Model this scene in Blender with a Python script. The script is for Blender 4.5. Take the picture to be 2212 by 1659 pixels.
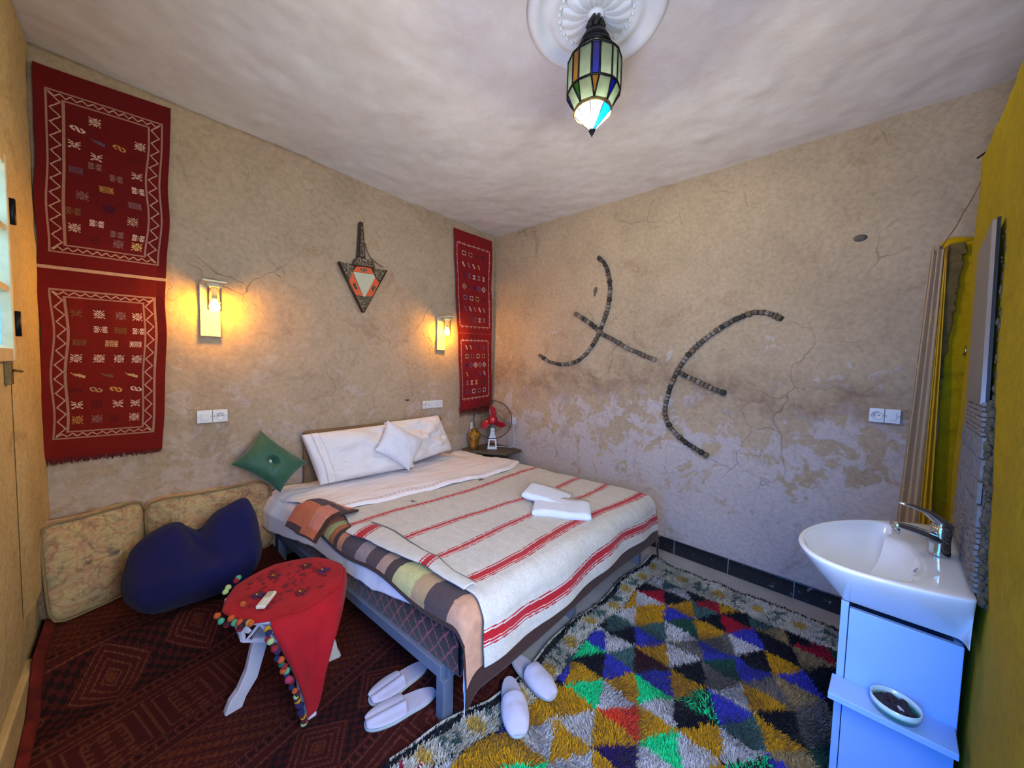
import bpy, math, random
import numpy as np
from mathutils import Vector, Matrix, noise as mnoise

random.seed(7)
RNG = np.random.default_rng(7)
S = bpy.context.scene
COL = S.collection
for _o in list(bpy.data.objects):
    bpy.data.objects.remove(_o)

# ------------------------------------------------------------------ camera, sky, lights, exposure
cam_d = bpy.data.cameras.new('camera')
cam_d.sensor_fit = 'HORIZONTAL'
cam_d.sensor_width = 36.0
cam_d.lens = 36.0 * 750 / 2212
cam_d.clip_start = 0.02
cam = bpy.data.objects.new('camera', cam_d)
COL.objects.link(cam)
_yaw, _pit, _rol = math.radians(47.4), math.radians(3.0), math.radians(1.4)
_f = Vector((math.sin(_yaw) * math.cos(_pit), math.cos(_yaw) * math.cos(_pit), -math.sin(_pit)))
_r = Vector((math.cos(_yaw), -math.sin(_yaw), 0))
_u = _r.cross(_f)
_r2 = _r * math.cos(_rol) + _u * math.sin(_rol)
_u2 = _u * math.cos(_rol) - _r * math.sin(_rol)
_m = Matrix((_r2, _u2, -_f)).transposed().to_4x4()
_m.translation = Vector((0, 0, 1.47))
cam.matrix_world = _m
S.camera = cam

S.view_settings.view_transform = 'Standard'
S.view_settings.look = 'None'
S.view_settings.exposure = 0.0
S.view_settings.gamma = 1.0
S.view_settings.use_curve_mapping = False
S.cycles.max_bounces = 8
S.cycles.diffuse_bounces = 5
S.cycles.glossy_bounces = 3
S.cycles.transmission_bounces = 6
S.cycles.transparent_max_bounces = 12
S.cycles.caustics_reflective = False
S.cycles.caustics_refractive = False
S.cycles.sample_clamp_indirect = 4.0

world = bpy.data.worlds.new('sky')
S.world = world
world.use_nodes = True
_nt = world.node_tree
_bg = _nt.nodes['Background']
_sky = _nt.nodes.new('ShaderNodeTexSky')
_sky.sky_type = 'HOSEK_WILKIE'
_sky.sun_direction = (-0.3, -0.4, 0.85)
_sky.turbidity = 2.2
_mul = _nt.nodes.new('ShaderNodeMixRGB')
_mul.blend_type = 'MULTIPLY'
_mul.inputs[0].default_value = 1.0
_mul.inputs[2].default_value = (0.28, 0.72, 1.0, 1)
_nt.links.new(_sky.outputs[0], _mul.inputs[1])
_nt.links.new(_mul.outputs[0], _bg.inputs[0])
_bg.inputs[1].default_value = 7.0

def area_light(name, loc, aim, sx, sy, power, color, spread=180):
    d = bpy.data.lights.new(name, 'AREA')
    d.shape = 'RECTANGLE'; d.size = sx; d.size_y = sy
    d.energy = power; d.color = color; d.spread = math.radians(spread)
    o = bpy.data.objects.new(name, d); COL.objects.link(o)
    o.location = loc
    o.rotation_euler = (Vector(aim) - Vector(loc)).to_track_quat('-Z', 'Y').to_euler()
    return o

# daylight of the open doorway in the left wall beside the camera, and of the window; plus an added fill from behind
area_light('doorway_skylight', (-0.40, 0.22, 1.05), (1.6, 0.05, 0.70), 0.80, 1.9, 54, (0.015, 0.25, 1.0))
area_light('sunlit_ground_bounce', (-1.02, 0.22, -0.46), (-1.02, 0.22, 2.4), 1.15, 1.3, 150, (1.0, 0.84, 0.68))
area_light('near_fill_light', (0.42, -0.44, 1.42), (1.35, 1.2, 0.3), 0.80, 1.0, 56, (0.84, 0.90, 1.0))  # added fill behind the camera, brightens bed foot, rug and slippers
area_light('window_daylight', (-0.62, 2.05, 1.85), (1.0, 1.6, 1.2), 0.75, 0.75, 18, (0.35, 0.65, 1.0))
PENDANT = (1.33, 0.80)
PENDANT_GLOW, SCONCE_GLOW = 7500, 430      # radiance of the lit bulbs (their meshes light the room)

# ------------------------------------------------------------------ helpers
def lin(h):
    if not isinstance(h, str):
        return tuple(h)
    h = h.lstrip('#')
    v = [int(h[i:i + 2], 16) / 255 for i in (0, 2, 4)]
    return tuple(c / 12.92 if c <= 0.04045 else ((c + 0.055) / 1.055) ** 2.4 for c in v)

class NT:
    def __init__(s, name):
        s.m = bpy.data.materials.new(name); s.m.use_nodes = True
        s.t = s.m.node_tree; s.b = s.t.nodes['Principled BSDF']; s.out = s.t.nodes['Material Output']
    def n(s, typ, **kw):
        nd = s.t.nodes.new(typ)
        for k, v in kw.items(): setattr(nd, k, v)
        return nd
    def l(s, a, b): s.t.links.new(a, b)
    def math(s, op, a, b=None, clamp=False):
        nd = s.n('ShaderNodeMath', operation=op, use_clamp=clamp)
        for i, v in enumerate((a, b)):
            if v is None: continue
            if isinstance(v, (int, float)): nd.inputs[i].default_value = v
            else: s.l(v, nd.inputs[i])
        return nd.outputs[0]
    def mix(s, fac, a, b, blend='MIX'):
        nd = s.n('ShaderNodeMixRGB', blend_type=blend)
        for i, v in enumerate((fac, a, b)):
            if isinstance(v, (int, float)): nd.inputs[i].default_value = v
            elif isinstance(v, tuple): nd.inputs[i].default_value = (*v[:3], 1)
            else: s.l(v, nd.inputs[i])
        return nd.outputs[0]
    def noise(s, scale, detail=4, rough=0.55, vec=None, dist=0.0):
        nd = s.n('ShaderNodeTexNoise'); nd.inputs['Scale'].default_value = scale
        nd.inputs['Detail'].default_value = detail; nd.inputs['Roughness'].default_value = rough
        nd.inputs['Distortion'].default_value = dist
        s.l(vec if vec is not None else s.pos(), nd.inputs['Vector'])
        return nd.outputs['Fac']
    def pos(s):
        if not hasattr(s, '_p'):
            s._p = s.n('ShaderNodeTexCoord').outputs['Object']
        return s._p
    def ramp(s, fac, stops, interp='LINEAR'):
        nd = s.n('ShaderNodeValToRGB'); cr = nd.color_ramp; cr.interpolation = interp
        while len(cr.elements) < len(stops): cr.elements.new(0.5)
        for e, (p, c) in zip(cr.elements, stops):
            e.position = p; e.color = (*c[:3], 1) if not isinstance(c, (int, float)) else (c, c, c, 1)
        s.l(fac, nd.inputs[0]); return nd.outputs[0]
    def bump(s, h, strength=0.3, dist=0.01):
        nd = s.n('ShaderNodeBump'); nd.inputs['Strength'].default_value = strength
        nd.inputs['Distance'].default_value = dist
        s.l(h, nd.inputs['Height']); s.l(nd.outputs[0], s.b.inputs['Normal'])
        return nd
    def set(s, **kw):
        names = dict(color='Base Color', rough='Roughness', metal='Metallic', ior='IOR', trans='Transmission Weight',
                     sheen='Sheen Weight', coat='Coat Weight', spec='Specular IOR Level', emis='Emission Strength', emisc='Emission Color', alpha='Alpha')
        for k, v in kw.items():
            i = s.b.inputs[names[k]]
            if isinstance(v, tuple): i.default_value = (*v[:3], 1)
            elif isinstance(v, (int, float)): i.default_value = v
            else: s.l(v, i)
        return s

MATS = {}
def M(name, color=None, rough=0.6, var=0.12, scale=18.0, bump=0.0, bscale=120.0, metal=0.0, sheen=0.0, coat=0.0, bdist=0.003):
    """plain procedural material: colour with gentle noise variation and fine relief"""
    if name in MATS: return MATS[name]
    t = NT(name); c = lin(color)
    nz = t.noise(scale, 5)
    a = tuple(min(1, v * (1 + var)) for v in c); b = tuple(v * (1 - var) for v in c)
    t.set(color=t.ramp(nz, [(0.3, b), (0.7, a)]), rough=rough, metal=metal, sheen=sheen, coat=coat)
    if bump: t.bump(t.noise(bscale, 3), bump, bdist)
    MATS[name] = t.m
    return t.m

def M_attr(name, rough=0.9, bump=0.3, bscale=300.0, sheen=0.2, var=0.12, bdist=0.002, vscale=60.0):
    if name in MATS: return MATS[name]
    t = NT(name)
    at = t.n('ShaderNodeAttribute', attribute_name='pcol')
    nz = t.ramp(t.noise(vscale, 4), [(0.25, 1 - var), (0.75, 1 + var * 0.6)])
    t.set(color=t.mix(1.0, at.outputs['Color'], nz, 'MULTIPLY'), rough=rough, sheen=sheen, spec=0.2)
    t.bump(t.noise(bscale, 2), bump, bdist)
    MATS[name] = t.m
    return t.m

def emit_mat(name, color, strength):
    if name in MATS: return MATS[name]
    t = NT(name); t.set(color=(0.8, 0.8, 0.8), emisc=lin(color), emis=float(strength))
    nz = t.noise(40, 2); t.set(rough=t.ramp(nz, [(0, 0.3), (1, 0.4)]))
    MATS[name] = t.m
    return t.m

def glass_mat(name, color, mixt=0.5, trans=0.35, rough=0.12):
    """thin pane: part clear, part frosted (translucent), with a glossy coat"""
    if name in MATS: return MATS[name]
    t = NT(name); c = lin(color)
    tr = t.n('ShaderNodeBsdfTransparent'); tr.inputs[0].default_value = (*c, 1)
    tl = t.n('ShaderNodeBsdfTranslucent')
    t.l(t.ramp(t.noise(30, 4), [(0.3, tuple(v * 0.75 for v in c)), (0.7, c)]), tl.inputs[0])
    gl = t.n('ShaderNodeBsdfGlossy'); gl.inputs['Roughness'].default_value = rough
    m1 = t.n('ShaderNodeMixShader'); m1.inputs[0].default_value = mixt
    t.l(tr.outputs[0], m1.inputs[1]); t.l(tl.outputs[0], m1.inputs[2])
    m2 = t.n('ShaderNodeMixShader'); m2.inputs[0].default_value = 0.08
    t.l(m1.outputs[0], m2.inputs[1]); t.l(gl.outputs[0], m2.inputs[2])
    t.l(m2.outputs[0], t.out.inputs[0])
    MATS[name] = t.m
    return t.m

def link(name, me, mat=None, parent=None):
    o = bpy.data.objects.new(name, me); COL.objects.link(o)
    if mat is not None: me.materials.append(mat)
    if parent is not None:
        o.parent = parent
        if parent.name in WORLDLY: o.location = -parent.location   # geometry given in room coordinates
    return o

WORLDLY = set()
def tag(o, label=None, cat=None, group=None, kind=None):
    if label: o['label'] = label
    if cat: o['category'] = cat
    if group: o['group'] = group
    if kind: o['kind'] = kind
    return o

def thing(name, label, cat, loc=(0, 0, 0), rz=0.0, group=None, local=False):
    o = bpy.data.objects.new(name, None); COL.objects.link(o)
    o.empty_display_size = 0.05
    o.location = loc; o.rotation_euler = (0, 0, rz)
    if not local: WORLDLY.add(o.name)
    return tag(o, label, cat, group)

def vh(ix, iy, seed):
    h = (ix.astype(np.int64) * 374761393 + iy.astype(np.int64) * 668265263 + seed * 974711) & 0x7fffffff
    h = ((h ^ (h >> 13)) * 1274126177) & 0x7fffffff
    return ((h ^ (h >> 16)) & 0xffff) / 65535.0
def vn(x, y, seed=0):
    """smooth value noise in 0..1"""
    x = np.asarray(x, float); y = np.asarray(y, float)
    ix, iy = np.floor(x), np.floor(y); fx, fy = x - ix, y - iy
    fx = fx * fx * (3 - 2 * fx); fy = fy * fy * (3 - 2 * fy)
    a, b = vh(ix, iy, seed), vh(ix + 1, iy, seed); c, d = vh(ix, iy + 1, seed), vh(ix + 1, iy + 1, seed)
    return (a * (1 - fx) + b * fx) * (1 - fy) + (c * (1 - fx) + d * fx) * fy
def fbm(x, y, seed=0, oct=4):
    s, a, t = 0, 1.0, 0
    for i in range(oct):
        s = s + a * vn(x * 2 ** i, y * 2 ** i, seed + i); t += a; a *= 0.5
    return s / t

def mesh_raw(name, V, F, smooth=True, fcol=None):
    """V (n,3), F (m,4) or (m,3) numpy; fcol (m,3) optional linear colours"""
    V = np.asarray(V, np.float32); F = np.asarray(F, np.int32)
    k = F.shape[1]; me = bpy.data.meshes.new(name)
    me.vertices.add(len(V)); me.vertices.foreach_set('co', V.ravel())
    me.loops.add(F.size); me.loops.foreach_set('vertex_index', F.ravel())
    me.polygons.add(len(F))
    me.polygons.foreach_set('loop_start', np.arange(0, F.size, k, dtype=np.int32))
    me.polygons.foreach_set('loop_total', np.full(len(F), k, np.int32))
    me.polygons.foreach_set('use_smooth', np.full(len(F), smooth, bool))
    me.update(calc_edges=True)
    if fcol is not None:
        at = me.attributes.new('pcol', 'FLOAT_COLOR', 'FACE')
        c = np.ones((len(F), 4), np.float32); c[:, :3] = fcol
        at.data.foreach_set('color', c.ravel())
    me.validate()
    return me

def grid_mesh(name, P, cols=None, wrap_u=False, smooth=True, flip=False):
    """P (h,w,3) points; cols (h-1,w-1,3) per-face colours"""
    h, w = P.shape[:2]
    idx = np.arange(h * w).reshape(h, w)
    if wrap_u:
        a, b, c, d = idx[:-1], np.roll(idx, -1, 1)[:-1], np.roll(idx, -1, 1)[1:], idx[1:]
    else:
        a, b, c, d = idx[:-1, :-1], idx[:-1, 1:], idx[1:, 1:], idx[1:, :-1]
    F = np.stack([a, b, c, d], -1).reshape(-1, 4)
    if flip: F = F[:, ::-1]
    fc = None if cols is None else np.asarray(cols).reshape(-1, 3)
    return mesh_raw(name, P.reshape(-1, 3), F, smooth, fc)

class MB:
    """collects boxes, prisms, lathes and tubes into ONE mesh"""
    def __init__(s): s.v = []; s.f = []; s.sm = []
    def add(s, V, F, smooth=False):
        o = len(s.v); s.v += [tuple(p) for p in V]
        s.f += [tuple(i + o for i in f) for f in F]; s.sm += [smooth] * len(F)
        return s
    def box(s, c, d, R=None):
        x, y, z = d[0] / 2, d[1] / 2, d[2] / 2
        V = [Vector((sx * x, sy * y, sz * z)) for sz in (-1, 1) for sy in (-1, 1) for sx in (-1, 1)]
        if R is not None: V = [R @ p for p in V]
        V = [p + Vector(c) for p in V]
        return s.add(V, [(0, 2, 3, 1), (4, 5, 7, 6), (0, 1, 5, 4), (2, 6, 7, 3), (0, 4, 6, 2), (1, 3, 7, 5)])
    def prism(s, pts, off):
        """closed polygon (3D points) extruded by vector off"""
        n = len(pts); off = Vector(off)
        V = [Vector(p) for p in pts] + [Vector(p) + off for p in pts]
        F = [tuple(range(n - 1, -1, -1)), tuple(range(n, 2 * n))]
        F += [(i, (i + 1) % n, n + (i + 1) % n, n + i) for i in range(n)]
        return s.add(V, F)
    def lathe(s, prof, n=24, c=(0, 0, 0), cap=True, R=None, sq=1.0):
        V = []
        for (r, z) in prof:
            for i in range(n):
                a = 2 * math.pi * i / n; p = Vector((r * math.cos(a), r * math.sin(a) * sq, z))
                if R is not None: p = R @ p
                V.append(p + Vector(c))
        F = [(k * n + i, k * n + (i + 1) % n, (k + 1) * n + (i + 1) % n, (k + 1) * n + i) for k in range(len(prof) - 1) for i in range(n)]
        if cap:
            F += [tuple(range(n - 1, -1, -1)), tuple((len(prof) - 1) * n + i for i in range(n))]
        return s.add(V, F, True)
    def tube(s, path, r, n=8, closed=False, flat=1.0):
        P = [Vector(p) for p in path]; m = len(P)
        rr = r if isinstance(r, (list, tuple)) else [r] * m
        V = []; prev = None
        for i, p in enumerate(P):
            if closed: t = (P[(i + 1) % m] - P[i - 1])
            else: t = P[min(i + 1, m - 1)] - P[max(i - 1, 0)]
            t.normalize()
            a = prev if prev is not None else (Vector((0, 0, 1)) if abs(t.z) < 0.9 else Vector((1, 0, 0)))
            a = (a - t * a.dot(t)).normalized(); b = t.cross(a); prev = a
            for k in range(n):
                an = 2 * math.pi * k / n
                V.append(p + a * (math.cos(an) * rr[i]) + b * (math.sin(an) * rr[i] * flat))
        rings = m if closed else m - 1
        F = [(i * n + k, i * n + (k + 1) % n, ((i + 1) % m) * n + (k + 1) % n, ((i + 1) % m) * n + k) for i in range(rings) for k in range(n)]
        if not closed: F += [tuple(range(n - 1, -1, -1)), tuple((m - 1) * n + k for k in range(n))]
        return s.add(V, F, True)
    def ball(s, c, r, nu=10, nv=7, sc=(1, 1, 1)):
        prof = [(math.sin(math.pi * k / nv) * r, -math.cos(math.pi * k / nv) * r) for k in range(nv + 1)]
        prof[0] = (r * 0.02, -r); prof[-1] = (r * 0.02, r)
        V0 = len(s.v); s.lathe(prof, nu)
        for i in range(V0, len(s.v)):
            p = s.v[i]; s.v[i] = (p[0] * sc[0] + c[0], p[1] * sc[1] + c[1], p[2] * sc[2] + c[2])
        return s
    def mesh(s, name):
        me = bpy.data.meshes.new(name); me.from_pydata(s.v, [], s.f)
        me.polygons.foreach_set('use_smooth', s.sm); me.update(); return me
    def build(s, name, mat, parent=None, bevel=0.0, seg=2):
        o = link(name, s.mesh(name), mat, parent)
        if bevel:
            b = o.modifiers.new('bevel', 'BEVEL'); b.width = bevel; b.segments = seg; b.limit_method = 'ANGLE'
            b.angle_limit = math.radians(40)
        return o

def solid(o, t, off=-1.0):
    m = o.modifiers.new('thickness', 'SOLIDIFY'); m.thickness = t; m.offset = off; return o

def seg_copy(o, parent, loc=None):
    c = o.copy(); COL.objects.link(c); c.parent = parent
    if loc is not None: c.location = loc
    return c

def pillow_points(c00, c10, c11, c01, H, n=36, pinch=0.10, p=0.45, wr=0.006, seed=1, flatback=1.0):
    """closed cushion between four corners (counter-clockwise seen from its front)"""
    c00, c10, c11, c01 = [np.array(c, float) for c in (c00, c10, c11, c01)]
    nrm = np.cross(c10 - c00, c01 - c00) + np.cross(c11 - c10, c01 - c10); nrm /= np.linalg.norm(nrm)
    t = np.sin(np.linspace(-np.pi / 2, np.pi / 2, n + 1))
    U, Vv = np.meshgrid(t, t)
    Ui = U * (1 - pinch * (1 - Vv ** 2) * np.abs(U) ** 2); Vi = Vv * (1 - pinch * (1 - U ** 2) * np.abs(Vv) ** 2)
    a, b = (Ui + 1) / 2, (Vi + 1) / 2
    base = ((1 - a) * (1 - b))[..., None] * c00 + (a * (1 - b))[..., None] * c10 + (a * b)[..., None] * c11 + ((1 - a) * b)[..., None] * c01
    h = H * np.maximum((1 - U ** 2) * (1 - Vv ** 2), 0) ** p
    w = (fbm(U * 2.2 + 7 * seed, Vv * 2.2, seed, 4) - 0.5) * 2
    edge = np.maximum((1 - U ** 2) * (1 - Vv ** 2), 0) ** 0.5
    h1 = h + wr * w * edge * 2
    return base, nrm, h1, h * flatback, U, Vv
def pillow_mesh(name, *a, dent=None, **k):
    base, nrm, h1, h2, U, Vv = pillow_points(*a, **k)
    if dent is not None: h1 = dent(U, Vv, h1)
    n = base.shape[0]
    Fp = base + h1[..., None] * nrm; Bp = base - h2[..., None] * nrm
    V = np.concatenate([Fp.reshape(-1, 3), Bp.reshape(-1, 3)])
    idx = np.arange(n * n).reshape(n, n)
    q = lambda I: np.stack([I[:-1, :-1], I[:-1, 1:], I[1:, 1:], I[1:, :-1]], -1).reshape(-1, 4)
    F1 = q(idx); F2 = q(idx + n * n)[:, ::-1]
    # both sheets share the rim: move rim faces together by welding
    remap = np.arange(2 * n * n)
    rim = np.zeros((n, n), bool); rim[0] = rim[-1] = True; rim[:, 0] = rim[:, -1] = True
    remap[(idx + n * n)[rim]] = idx[rim]
    F = remap[np.concatenate([F1, F2])]
    return mesh_raw(name, V, F, True)

def rot_to(d):
    return Vector(d).to_track_quat('Z', 'Y').to_matrix()

# ------------------------------------------------------------------ plaster materials
def plaster(name, base, light, dark, patch_top=1.3, patch_amt=1.0, band=False, cracks=True):
    t = NT(name)
    p = t.pos(); sep = t.n('ShaderNodeSeparateXYZ'); t.l(p, sep.inputs[0]); z = sep.outputs['Z']
    n1 = t.noise(2.3, 6, 0.6); n2 = t.noise(7.0, 7, 0.65, dist=0.6); n3 = t.noise(38, 5, 0.6)
    col = t.ramp(n1, [(0.32, tuple(v * 0.82 for v in base)), (0.5, base), (0.7, tuple(min(1, v * 1.12) for v in base))])
    # rubbed pale patches, mostly in the lower part
    h = t.math('SUBTRACT', patch_top, z)
    h = t.math('MULTIPLY', h, 0.55)
    m = t.math('ADD', h, t.math('MULTIPLY', t.math('SUBTRACT', n2, 0.5), 2.6))
    m = t.math('MULTIPLY', t.ramp(m, [(0.10, 0.0), (0.22, 1.0)]), patch_amt)
    col = t.mix(m, col, light)
    # brown stains and smears
    n4 = t.noise(3.1, 6, 0.7, dist=1.2)
    st = t.ramp(n4, [(0.56, 0.0), (0.72, 0.75)])
    col = t.mix(st, col, dark)
    if band:  # a damp brown band across the wall above the pale patches
        zb = t.math('ADD', z, t.math('MULTIPLY', t.math('SUBTRACT', n1, 0.5), 0.9))
        d = t.math('ABSOLUTE', t.math('SUBTRACT', zb, 1.36))
        b = t.math('MULTIPLY', t.ramp(d, [(0.02, 1.0), (0.22, 0.0)]), t.ramp(n2, [(0.40, 0.15), (0.58, 0.9)]))
        col = t.mix(b, col, tuple(v * 0.92 for v in dark))
    # fine speckle, grit
    col = t.mix(0.35, col, t.ramp(n3, [(0.3, tuple(v * 0.6 for v in base)), (0.62, tuple(min(1, v * 1.25) for v in base))]))
    if cracks:
        w = t.n('ShaderNodeMapping'); w.inputs['Scale'].default_value = (1, 1, 1)
        nn = t.n('ShaderNodeTexNoise'); nn.inputs['Scale'].default_value = 6; nn.inputs['Detail'].default_value = 5; t.l(p, nn.inputs['Vector'])
        addv = t.n('ShaderNodeVectorMath', operation='MULTIPLY_ADD'); addv.inputs[1].default_value = (0.16, 0.16, 0.16)
        t.l(nn.outputs['Color'], addv.inputs[0]); t.l(p, addv.inputs[2])
        vo = t.n('ShaderNodeTexVoronoi', feature='DISTANCE_TO_EDGE'); vo.inputs['Scale'].default_value = 3.2
        t.l(addv.outputs[0], vo.inputs['Vector'])
        c = t.math('MULTIPLY', t.ramp(vo.outputs['Distance'], [(0.001, 1.0), (0.009, 0.0)]), t.ramp(t.noise(1.7, 3), [(0.54, 0.0), (0.64, 1.0)]))
        col = t.mix(t.math('MULTIPLY', c, 0.40), col, tuple(v * 0.3 for v in dark))
        hgt = t.math('SUBTRACT', t.math('ADD', t.math('MULTIPLY', n2, 1.0), t.math('MULTIPLY', n3, 0.35)), t.math('MULTIPLY', c, 0.5))
    else:
        hgt = t.math('ADD', t.math('MULTIPLY', n2, 1.0), t.math('MULTIPLY', n3, 0.35))
    hgt = t.math('ADD', hgt, t.math('MULTIPLY', m, 0.12))
    t.set(color=col, rough=0.95, spec=0.15)
    t.bump(hgt, 0.55, 0.02)
    return t.m

BASE, LIGHT, DARK = lin('#a8927a'), lin('#b6a9a4'), lin('#7c5f48')
MUD_A = plaster('mud_plaster_back', BASE, LIGHT, lin('#80644a'), 1.10, 0.62)
MUD_B = plaster('mud_plaster_right', lin('#a9947a'), lin('#b9b0b2'), DARK, 1.30, 1.0, band=True)
OCHRE = plaster('ochre_plaster_left', lin('#b8a070'), lin('#b8aa88'), lin('#94774a'), 0.3, 0.3, cracks=False)
YELLOW = plaster('yellow_limewash', lin('#98820c'), lin('#9a8a26'), lin('#756208'), 0.0, 0.4, cracks=False)
YELLOW2 = plaster('yellow_bathroom_paint', lin('#b78d06'), lin('#b58f1e'), lin('#7d5a08'), -1.0, 0.2, cracks=False)
CEIL_M = NT('white_ceiling_plaster')
_n = CEIL_M.noise(1.6, 5, 0.6); _n2 = CEIL_M.noise(11, 6, 0.6, dist=0.4)
CEIL_M.set(color=CEIL_M.mix(0.4, CEIL_M.ramp(_n, [(0.3, lin('#c9bfb4')), (0.7, lin('#dcd6cf'))]), CEIL_M.ramp(_n2, [(0.3, lin('#c6bcb0')), (0.7, lin('#ddd8d2'))])), rough=0.9, spec=0.15)
CEIL_M.bump(_n2, 0.25, 0.01); CEIL_M = CEIL_M.m
FLOOR_M = M('grey_cement_floor', '#9a9a9c', 0.6, 0.12, 6, 0.15, 40)

# ------------------------------------------------------------------ room shell
XL, XR, YB, YN, ZC = -0.34, 2.90, 2.99, -0.30, 2.945
def rough_wall(name, o, du, dv, L, H, nrm, mat, step=0.03, amp=0.007, seed=3, thick=0.18):
    nu, nv = max(2, int(L / step)), max(2, int(H / step))
    U, V = np.meshgrid(np.linspace(0, L, nu + 1), np.linspace(0, H, nv + 1))
    d = (fbm(U * 2.2, V * 2.2, seed, 5) - 0.5) * 2 * amp * 1.6 + (fbm(U * 14, V * 14, seed + 9, 3) - 0.5) * amp * 0.5
    P = np.array(o)[None, None] + U[..., None] * np.array(du) + V[..., None] * np.array(dv) + d[..., None] * np.array(nrm)
    me = grid_mesh(name, P)
    # close it into a slab
    nV = [v.co[:] for v in me.vertices]
    ob = link(name, me, mat)
    m = ob.modifiers.new('thickness', 'SOLIDIFY'); m.thickness = thick; m.offset = -1 if np.dot(np.cross(du, dv), nrm) > 0 else 1
    return tag(ob, kind='structure')

wallA = rough_wall('wall_back', (XL - 0.02, YB, -0.02), (1, 0, 0), (0, 0, 1), XR - XL + 0.04, 3.02, (0, -1, 0), MUD_A, seed=3)
wallB = rough_wall('wall_right', (XR, -1.62, -0.02), (0, 1, 0), (0, 0, 1), YB + 1.64, 3.02, (-1, 0, 0), MUD_B, seed=11)
wallB.data.flip_normals(); wallB.modifiers[0].offset = -1
fl = MB().box((1.31, 0.7, -0.06), (3.42, 5.0, 0.12)).build('floor', FLOOR_M); tag(fl, kind='structure')
# ceiling: slightly uneven plaster
U, V = np.meshgrid(np.linspace(XL - 0.1, XR + 0.1, 150), np.linspace(-1.8, YB + 0.1, 200))
P = np.stack([U, V, 2.915 + 0.018 * V + 0.010 * (XR - U) + (fbm(U * 1.3, V * 1.3, 21, 3) - 0.5) * 0.02 + (fbm(U * 9, V * 9, 27, 3) - 0.5) * 0.016], -1)
ce = link('ceiling', grid_mesh('ceiling', P, flip=True), CEIL_M); solid(ce, 0.12, -1); tag(ce, kind='structure')

# left wall with the window opening: pieces around it joined as one wall
WY0, WY1, WZ0, WZ1 = 1.58, 2.41, 1.44, 2.24
DY0, DY1, DZ1 = -0.22, 0.66, 2.06
def left_wall():
    b = MB(); X0, X1 = XL - 0.2, XL
    ys = [YN - 0.1, DY0, DY1, WY0, WY1, YB + 0.05]; zs = [-0.02, WZ0, DZ1, WZ1, 3.0]
    for i in range(5):
        for j in range(4):
            if (i == 3 and j in (1, 2)) or (i == 1 and j < 2): continue
            b.box(((X0 + X1) / 2, (ys[i] + ys[i + 1]) / 2, (zs[j] + zs[j + 1]) / 2), (0.2, ys[i + 1] - ys[i], zs[j + 1] - zs[j]))
    return b
wl = left_wall().build('wall_left', OCHRE); tag(wl, kind='structure')
# a hand-plastered skin over the far strip of the left wall, thickening towards the window
nu, nv = 22, 110
U, V = np.meshgrid(np.linspace(2.43, YB + 0.01, nu), np.linspace(0.36, 2.99, nv))
d = 0.002 + 0.022 * fbm(U * 1.0, V * 3.0, 5, 4) * np.clip((U - 2.43) / .10, 0, 1)
P = np.stack([np.full_like(U, XL) + d, U, V], -1)
sk = link('plaster_skin', grid_mesh('plaster_skin', P, flip=True), OCHRE, wl)
bs = MB().box((XL + 0.008, 1.57, 0.08), (0.026, 1.78, 0.18)).build('baseboard_left', M('ochre_skirting', '#b79a66', 0.8, 0.15, 9, 0.2, 50), None, 0.006)
tag(bs, kind='structure')

WOODF = M('painted_door_wood', '#8f8a70', 0.6, 0.15, 12, 0.2, 60)
# near wall behind the camera; the doorway stands open in the left wall
NX0, NX1, NZ0, NZ1 = 0.0, 0.84, 0.90, 1.95
nw = MB()
nw.box((-0.185, YN - 0.1, 1.48), (0.37, 0.2, 3.0)).box(((NX1 + 1.06) / 2, YN - 0.1, 1.48), (1.06 - NX1, 0.2, 3.0))
nw.box(((NX0 + NX1) / 2, YN - 0.1, NZ0 / 2), (NX1 - NX0, 0.2, NZ0)).box(((NX0 + NX1) / 2, YN - 0.1, (NZ1 + 2.98) / 2), (NX1 - NX0, 0.2, 2.98 - NZ1))
tag(nw.build('wall_near', OCHRE), kind='structure')
w2 = MB()
for x in (NX0 + .02, NX1 - .02): w2.box((x, YN - .05, (NZ0 + NZ1) / 2), (.04, .05, NZ1 - NZ0))
for z in (NZ0 + .02, NZ1 - .02): w2.box(((NX0 + NX1) / 2, YN - .05, z), (NX1 - NX0 - .08, .05, .04))
tag(w2.build('added_window', WOODF, None, .003), kind='structure')  # unseen window and opening, added to let the near fill in
bw = MB().box((1.0, -0.98, 1.48), (0.12, 1.3, 3.0)).box((1.98, -1.66, 1.48), (2.1, 0.12, 3.0))
tag(bw.build('wall_bathroom', YELLOW2), kind='structure')
dr = MB()
for y in (DY0 + .025, DY1 - .025): dr.box((XL - 0.1, y, DZ1 / 2), (0.16, 0.05, DZ1))
dr.box((XL - 0.1, (DY0 + DY1) / 2, DZ1 - .025), (0.16, DY1 - DY0 - .1, 0.05))
tag(dr.build('door_1', WOODF, None, 0.004), kind='structure')

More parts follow.
